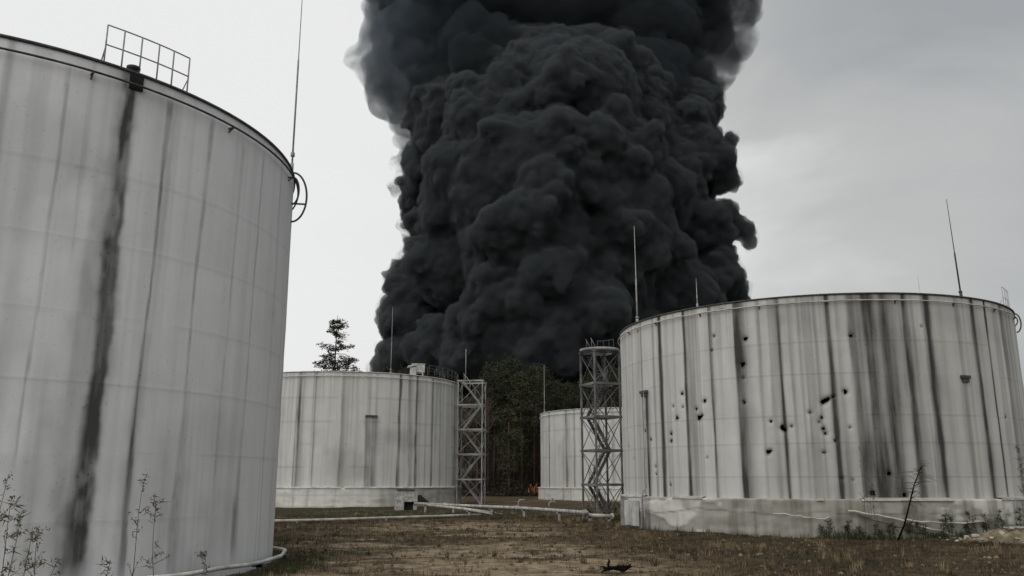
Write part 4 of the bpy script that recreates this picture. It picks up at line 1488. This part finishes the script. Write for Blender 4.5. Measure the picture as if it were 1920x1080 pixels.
def tall_weed(loc, H, label, kind='seed', lean=(0, 0), mat=None, group='tall dry weeds', nb=10, name='dry_weed', seed=0):
    r_ = np.random.default_rng(seed)
    root = empty(name, loc)
    tag(root, label, 'weed', group)
    mb = MB()
    base = Vector((0, 0, -0.1))
    tip = Vector((lean[0], lean[1], H))
    pts = [base.lerp(tip, u_) + Vector((0.02 * math.sin(7 * u_ + seed), 0.02 * math.cos(5 * u_), 0)) for u_ in np.linspace(0, 1, 8)]
    mb.tube(pts, 0.010, 5, 0.004)
    lf = MB()
    for k in range(nb):
        u_ = r_.uniform(0.35, 1.0)
        p_ = base.lerp(tip, u_)
        a = r_.uniform(0, 6.28)
        l = (0.42 if kind == 'seed' else 0.5) * r_.uniform(0.3, 1.0) * (1.15 - 0.7 * u_)
        q_ = p_ + Vector((math.cos(a) * l * 0.7, math.sin(a) * l * 0.7, l * (0.8 if kind == 'seed' else 0.35)))
        mb.tube([p_, q_], 0.006, 4, 0.003)
        for w_ in range(7):
            c_ = p_.lerp(q_, r_.uniform(0.3, 1.05)) + Vector(r_.normal(size=3) * 0.025)
            d_ = Vector(r_.normal(size=3)).normalized() * (r_.uniform(0.025, 0.07) if kind == 'seed' else r_.uniform(0.06, 0.17))
            e_ = d_.cross(Vector(r_.normal(size=3))).normalized() * 0.011
            lf.add([c_ - e_, c_ + e_, c_ + d_], [(0, 1, 2)])
    for w_ in range(18):
        c_ = tip + Vector((r_.normal() * 0.02, r_.normal() * 0.02, -abs(r_.normal()) * 0.14))
        d_ = Vector(r_.normal(size=3)).normalized() * r_.uniform(0.03, 0.07)
        e_ = d_.cross(Vector(r_.normal(size=3))).normalized() * 0.014
        lf.add([c_ - e_, c_ + e_, c_ + d_], [(0, 1, 2)])
    mb.build('stem', mat or M_STALK, root)
    lf.build('leaves', mat or M_STALK, root)
    return root


WEEDS = [  # px at the top, py at the top, distance, horizontal lean, kind, label
    (271, 898, 15.5, 0.10, 'seed', 'tallest dry stalk standing in front of the huge grey tank'),
    (292, 938, 15.0, -0.14, 'leaf', 'dry stalk with a drooping hooked tip, right of the tallest stalk'),
    (12, 895, 13.5, 0.20, 'seed', 'dark seeding weed at the very left edge of the photo'),
    (38, 965, 13.0, 0.12, 'leaf', 'leafy weed second from the left edge'),
    (62, 990, 13.8, 0.16, 'leaf', 'short leafy weed third from the left edge'),
    (24, 930, 12.4, 0.05, 'leaf', 'bushy weed between the two leftmost dark stalks'),
    (74, 992, 14.4, -0.02, 'seed', 'bare upright stalk fourth from the left edge'),
    (108, 1048, 12.5, 0.35, 'leaf', 'weed leaning right across the foot of the broad black stain'),
    (205, 1050, 14.0, 0.1, 'leaf', 'low weed left of the tallest stalk, near the bottom edge'),
    (385, 1035, 16.0, 0.05, 'leaf', 'low sprig in front of the grey tank, left of the curved pipe'),
]
for k, (px, py, Y, ln, kd, lab) in enumerate(WEEDS):
    tp = at(px, py, Y)
    tall_weed((tp.x - ln, Y, 0), tp.z, lab, kd, (ln, 0), M_STALK, 'weeds in front of the grey tank', 11 if kd == 'seed' else 11, seed=200 + k)
WEEDS2 = [(1612, 838, 35.0, 0.05, 'leftmost pale stalk of the tall bunch in front of the holed tank'), (1625, 850, 35.3, 0.08, 'middle pale stalk of the tall bunch in front of the holed tank'),
          (1634, 905, 34.6, 0.0, 'short stalk right of the tall bunch in front of the holed tank'), (1618, 856, 34.8, -0.05, 'bent stalk inside the tall bunch in front of the holed tank')]
for k, (px, py, Y, ln, lab) in enumerate(WEEDS2):
    tp = at(px, py, Y)
    tall_weed((tp.x - ln, Y, 0), tp.z, lab, 'seed', (ln, 0), M_STALK, 'stalks in front of the holed tank', 9, seed=300 + k)
# snapped thick stalk leaning to the right
p0, p1 = ground(1681, 1014), at(1728, 872, 34.2)
root = empty('snapped_stalk', p0)
tag(root, 'thick dark snapped stalk leaning right against the holed tank', 'weed')
mb = MB()
q0, q1 = Vector((0, 0, -0.1)), p1 - p0
mb.tube([q0, q0.lerp(q1, 0.25) + Vector((0.07, 0, 0)), q0.lerp(q1, 0.5) + Vector((0.02, 0, 0)), q0.lerp(q1, 0.75) - Vector((0.05, 0, 0)), q1], [0.042, 0.036, 0.03, 0.024, 0.012], 7)
mb.build('stem', M_CHAR, root)
lf = MB()
r_ = np.random.default_rng(9)
for k in range(60):
    b_ = q0.lerp(q1, r_.uniform(0.5, 1.0))
    d_ = Vector((r_.normal() * 0.35, r_.normal() * 0.2, r_.uniform(-0.25, 0.45)))
    lf.tube([b_, b_ + d_ * 0.6, b_ + d_ + Vector((r_.normal() * 0.1, 0, -0.1))], [0.009, 0.007, 0.003], 4, cap=False)
lf.build('twigs', M_STALK_DARK, root)
for k, (px, py, Y, lab) in enumerate(((1908, 835, 24.0, 'dark weed top at the right edge, higher than its neighbour'), (1915, 880, 25.0, 'lower dark weed at the right edge'),)):
    tp = at(px, py, Y)
    tall_weed((tp.x + 0.3, Y, 0), tp.z, lab, 'leaf', (-0.3, 0), M_STALK, 'weeds at the right edge', 16, seed=400 + k)
# thin sprigs standing out of the open soil
k = 0
for (px, py, hh) in ((575, 1062, 0.7), (612, 1070, 0.9), (640, 1072, 0.8), (655, 1050, 0.8), (700, 1068, 0.5), (735, 1060, 0.7), (545, 1050, 0.5), (1285, 1078, 0.5), (1310, 1075, 0.55), (870, 1075, 0.4)):
    p = ground(px, py)
    tall_weed(p, hh, 'thin dry sprig standing in the open soil', 'seed', (0.04, 0), M_STALK_PALE, 'sprigs in the open soil', 5, name='dry_sprig', seed=500 + k)
    k += 1
# leafy sprigs growing out of the foot of the holed tank
LAB_S = 'dark leafy sprig growing at the foot of the stained skirt of the holed tank'
for k in range(26):
    px = 1540 + 375 * (k + rng.uniform(0, 1)) / 26
    th, _ = TANKS[3].hit(px, 1000, TANKS[3].R + 0.5)
    T = TANKS[3]
    p = Vector((T.X, T.Y, 0)) + T.loc(th, T.R + rng.uniform(0.5, 1.1), 0)
    tall_weed(p, rng.uniform(0.45, 1.25) * (1.0 if px > 1680 else 0.7), LAB_S, 'leaf', (rng.normal() * 0.15, 0), M_STALK_DARK, 'sprigs at the foot of the holed tank', 22, name='leafy_sprig', seed=700 + k)
for k in range(7):
    p = ground(1100 + 10 * k, 966 + 2.0 * (k % 3))
    tall_weed(p, rng.uniform(0.4, 0.9), 'dark scrubby sprig at the foot of the right stair tower', 'leaf', (rng.normal() * 0.15, 0), M_STALK_DARK, 'sprigs at the foot of the right stair tower', 20, name='leafy_sprig', seed=760 + k)

# ------------------------------------------------------------------ smoke
YS = 235.0
KS = YS / F_PX


def ico(sub):
    bm = bmesh.new()
    bmesh.ops.create_icosphere(bm, subdivisions=sub, radius=1.0)
    V = np.array([v.co[:] for v in bm.verts])
    Fc = np.array([[v.index for v in f.verts] for f in bm.faces])
    bm.free()
    return V, Fc


ICO1, ICO2 = ico(2), ico(3)


def spheres_mesh(S):
    Vs, Fs, b_ = [], [], 0
    for c, r in S:
        V0, F0 = ICO2 if r > 5 else ICO1
        Vs.append(V0 * r + np.array(c))
        Fs.append(F0 + b_)
        b_ += len(V0)
    me = bpy.data.meshes.new('tmp')
    V, Fc = np.concatenate(Vs).astype(np.float32), np.concatenate(Fs)
    me.vertices.add(len(V))
    me.vertices.foreach_set('co', V.ravel())
    me.loops.add(Fc.size)
    me.loops.foreach_set('vertex_index', Fc.astype(np.int32).ravel())
    me.polygons.add(len(Fc))
    me.polygons.foreach_set('loop_start', np.arange(0, Fc.size, 3, dtype=np.int32))
    me.update(calc_edges=True)
    return me


def billow(S, name, voxel, disp, mat):
    tmp = bpy.data.objects.new('tmp', spheres_mesh(S))
    COL.objects.link(tmp)
    md = tmp.modifiers.new('r', 'REMESH')
    md.mode = 'VOXEL'
    md.voxel_size = voxel
    md.adaptivity = 0.0
    sm = tmp.modifiers.new('s', 'SMOOTH')
    sm.iterations = 2
    sm.factor = 0.5
    for i, (kind, size, strength) in enumerate(disp):
        tx = bpy.data.textures.new('tx%d' % i, 'VORONOI' if kind == 'V' else 'CLOUDS')
        if kind == 'V':
            tx.distance_metric = 'DISTANCE_SQUARED'
        tx.noise_scale = size
        if kind == 'C':
            tx.noise_depth = 3
        d_ = tmp.modifiers.new('d%d' % i, 'DISPLACE')
        d_.texture = tx
        d_.texture_coords = 'LOCAL'
        d_.direction = 'NORMAL'
        d_.strength = -strength if kind == 'V' else strength
        d_.mid_level = 0.3 if kind == 'V' else 0.5
    md = tmp.modifiers.new('r2', 'REMESH')
    md.mode = 'VOXEL'
    md.voxel_size = voxel
    dg = bpy.context.evaluated_depsgraph_get()
    me = bpy.data.meshes.new_from_object(tmp.evaluated_get(dg))
    me.name = name
    me.polygons.foreach_set('use_smooth', np.ones(len(me.polygons), bool))
    bpy.data.objects.remove(tmp)
    me.materials.clear()
    me.materials.append(mat)
    o = bpy.data.objects.new(name, me)
    COL.objects.link(o)
    return o


def vol_mat(name, dens, albedo, aniso=0.0, noise=None):
    m_ = bpy.data.materials.new(name)
    m_.use_nodes = True
    t_ = m_.node_tree
    t_.nodes.clear()
    o_ = t_.nodes.new('ShaderNodeOutputMaterial')
    v_ = t_.nodes.new('ShaderNodeVolumePrincipled')
    v_.inputs['Color'].default_value = (*albedo, 1)
    v_.inputs['Density'].default_value = dens
    v_.inputs['Anisotropy'].default_value = aniso
    if noise:
        # ragged density: (scale, low, high)
        c_ = t_.nodes.new('ShaderNodeTexCoord')
        n_ = t_.nodes.new('ShaderNodeTexNoise')
        n_.inputs['Scale'].default_value = noise[0]
        n_.inputs['Detail'].default_value = 5.0
        n_.inputs['Roughness'].default_value = 0.58
        n_.inputs['Distortion'].default_value = 0.5
        t_.links.new(c_.outputs['Object'], n_.inputs['Vector'])
        r_ = t_.nodes.new('ShaderNodeMapRange')
        r_.interpolation_type = 'SMOOTHSTEP'
        r_.inputs['From Min'].default_value = noise[1]
        r_.inputs['From Max'].default_value = noise[2]
        r_.inputs['To Max'].default_value = dens
        t_.links.new(n_.outputs['Fac'], r_.inputs['Value'])
        t_.links.new(r_.outputs[0], v_.inputs['Density'])
        try:
            m_.cycles.volume_step_rate = noise[3]
        except Exception:
            pass
    t_.links.new(v_.outputs[0], o_.inputs['Volume'])
    return m_


EDGE = [  # photo row, left and right edge of the dense plume (px)
    (905, 660, 1260), (760, 690, 1260), (700, 712, 1250), (660, 765, 1310), (620, 745, 1340), (560, 765, 1370), (510, 775, 1360), (450, 812, 1340), (400, 795, 1325), (350, 790, 1335), (300, 795, 1340), (250, 805, 1335),
    (200, 815, 1310), (150, 840, 1250), (110, 890, 1200)]
ey = np.array([e_[0] for e_ in EDGE][::-1], float)
el = np.array([e_[1] for e_ in EDGE][::-1], float)
er = np.array([e_[2] for e_ in EDGE][::-1], float)
rng = np.random.default_rng(2024)


def plume_at(py):
    return np.interp(py, ey, el), np.interp(py, ey, er)


S = []
# core: stacked big balls that fill the column
for py in np.arange(900, 120, -32):
    l, r_e = plume_at(py)
    w = (r_e - l) * KS / 2
    for fx in (-0.62, -0.3, 0.0, 0.3, 0.62):
        c = at((l + r_e) / 2 + fx * (r_e - l) / 2, py, YS + 8)
        S.append((c, w * (0.36 if abs(fx) > 0.5 else 0.52)))
# first generation of billows on the column's skin (front, sides and back)
prim = []
for py in np.arange(715, 110, -19):
    l, r_e = plume_at(py)
    w = (r_e - l) * KS / 2
    cx = (l + r_e) / 2
    for k in range(13):
        a = 2 * math.pi * (k + rng.uniform(0, 1)) / 13
        front = math.sin(a)                       # +1 faces the camera
        r = w * (0.07 + 0.24 * rng.uniform(0, 1) ** 2.0)
        rad_x = (w - r * rng.uniform(0.1, 1.3)) / KS
        c = at(cx + math.cos(a) * rad_x, py + rng.uniform(-12, 12), YS + 8 - front * (w * 0.62))
        prim.append((c, r))
# named lobes read off the photograph: px, py, radius px, depth offset
for px, py, rp, dz in ((1085, 190, 108, -34), (930, 240, 95, -30), (1000, 330, 110, -40), (1120, 330, 100, -38), (880, 380, 90, -30), (1160, 450, 100, -34), (1010, 470, 105, -42), (860, 500, 80, -26),
                       (775, 560, 44, -14), (757, 540, 24, -12), (735, 590, 22, -10), (790, 420, 30, -10), (775, 300, 26, -8), (1350, 330, 34, -6), (1365, 270, 22, -6), (1362, 400, 22, -4), (1380, 540, 26, -6), (770, 610, 46, -14), (1000, 620, 80, -44), (1090, 590, 80, -44), (900, 640, 62, -40), (960, 570, 70, -44), (820, 650, 44, -34), (740, 672, 34, -20), (712, 690, 22, -20),
                       (1392, 432, 24, 0), (1372, 425, 30, 0), (1404, 452, 16, 0), (1372, 395, 12, 0), (1330, 300, 46, -10), (1320, 420, 50, -10), (1345, 520, 46, -10), (1290, 560, 60, -16), (1240, 360, 60, -24), (1230, 520, 66, -26),
                       (840, 210, 46, -22), (815, 260, 40, -16), (800, 320, 36, -12), (1040, 640, 50, -50), (870, 665, 36, -44), (1180, 610, 60, -30), (752, 520, 30, -8), (738, 600, 26, -8), (1150, 130, 60, -24), (1020, 150, 70, -28)):
    prim.append((at(px, py, YS + dz * 0.85), rp * KS))
S += prim
sec = []
for c, r in prim:
    n2 = 11
    for k in range(n2):
        d = rng.normal(size=3)
        d[1] -= 0.5
        d /= np.linalg.norm(d)
        r2 = r * rng.uniform(0.26, 0.48)
        if r2 < 0.9:
            continue
        sec.append((Vector(c) + Vector(d) * (r - r2 * 0.25), r2))
ter = []
for c, r in sec:
    if c.y > YS + 14:
        continue
    for k in range(5):
        d = rng.normal(size=3)
        d[1] -= 0.4
        d /= np.linalg.norm(d)
        r2 = r * rng.uniform(0.26, 0.46)
        if r2 < 0.75:
            continue
        ter.append((Vector(c) + Vector(d) * (r - r2 * 0.2), r2))
S = [(tuple(c), r) for c, r in S + sec + ter]
M_SMOKE = vol_mat('black_smoke', 0.85, (0.122, 0.137, 0.145))
sm1 = billow(S, 'smoke', 0.5, [('C', 12.0, 2.5), ('V', 4.2, 1.5), ('V', 2.1, 1.6), ('V', 1.05, 0.95), ('C', 0.8, 0.4)], M_SMOKE)
tag(sm1, 'towering column of dense black oil smoke boiling up behind the tanks', 'smoke', kind='stuff')

fr = billow([(c, r + 0.35) for c, r in S], 'smoke', 0.75, [('C', 7.0, 3.6), ('V', 2.6, 1.4), ('C', 1.4, 1.4)], vol_mat('smoke_fringe', 0.055, (0.13, 0.145, 0.16)))
tag(fr, 'thin ragged fringe of smoke torn off the surface of the boiling column', 'smoke', kind='stuff')

# softer, older smoke above and behind the boiling head, and thin veils at its edges


def soft(name, blobs, dens, alb, disp, vox, label, spread=0.42, noise=None):
    S2 = []
    for px, py, rp, dz in blobs:
        c = at(px, py, YS + dz)
        S2.append((tuple(c), rp * KS))
        for k in range(12):
            d = rng.normal(size=3)
            d /= np.linalg.norm(d)
            r2 = rp * KS * rng.uniform(0.2, 0.5)
            S2.append((tuple(Vector(c) + Vector(d) * (rp * KS - r2 * spread)), r2))
    o = billow(S2, name, vox, disp, vol_mat(name + '_volume', dens, alb, 0.1, noise))
    tag(o, label, 'smoke', kind='stuff')
    return o


soft('smoke', [(790, 90, 70, 14), (790, 20, 90, 16), (850, 40, 90, 16), (960, 0, 130, 18), (1100, 10, 150, 18), (1220, 60, 120, 18), (1270, 150, 80, 14), (1290, 220, 50, 8), (1200, 170, 110, 6), (815, 170, 60, 4), (805, 240, 40, 0), (900, 110, 90, 2), (1310, 280, 40, 6), (1320, 50, 60, 20),
               (780, -60, 110, 18), (960, -110, 150, 20), (1130, -120, 160, 20), (1280, -60, 130, 22), (1000, -260, 200, 24), (1220, -250, 200, 24), (840, -220, 140, 20)],
     0.20, (0.075, 0.088, 0.098), [('C', 10.0, 5.0), ('V', 4.0, 2.4), ('V', 2.0, 1.0), ('C', 2.0, 1.0)], 0.8, 'dark rolling smoke spreading above the boiling head of the column')
soft('smoke', [(745, 10, 76, 20), (735, 75, 74, 20), (715, 130, 62, 20), (735, 178, 62, 18), (668, 112, 30, 22), (740, 120, 60, 6), (750, 60, 60, 6), (790, 120, 90, 14), (775, 215, 52, 12), (800, 30, 100, 14), (755, -60, 84, 20), (765, 255, 32, 8), (690, 120, 38, 20), (820, -100, 110, 20), (755, 95, 60, 8), (775, 165, 50, 6)],
     0.21, (0.165, 0.20, 0.235), [('C', 9.0, 4.0)], 1.2, 'blue grey smoke curling off the upper left of the column', noise=(0.11, 0.27, 0.66, 0.14))
soft('smoke', [(1320, 20, 90, 24), (1360, 60, 64, 24), (1385, 84, 40, 24), (1325, 120, 72, 20), (1305, 190, 58, 16), (1375, 10, 64, 24), (1350, -60, 110, 24), (1325, 170, 40, 16), (1310, 250, 42, 12)],
     0.24, (0.10, 0.11, 0.12), [('C', 9.0, 4.0)], 1.2, 'grey smoke fraying off the upper right of the column', noise=(0.10, 0.32, 0.66, 0.14))
soft('smoke', [(745, 318, 24, 6), (735, 340, 22, 8), (752, 355, 24, 6), (764, 420, 22, 4), (770, 440, 20, 4), (765, 290, 22, 4)],
     0.35, (0.13, 0.145, 0.16), [('C', 4.0, 2.0)], 0.6, 'small wisp of thin smoke on the left edge of the column halfway up', noise=(0.2, 0.42, 0.70, 0.25))
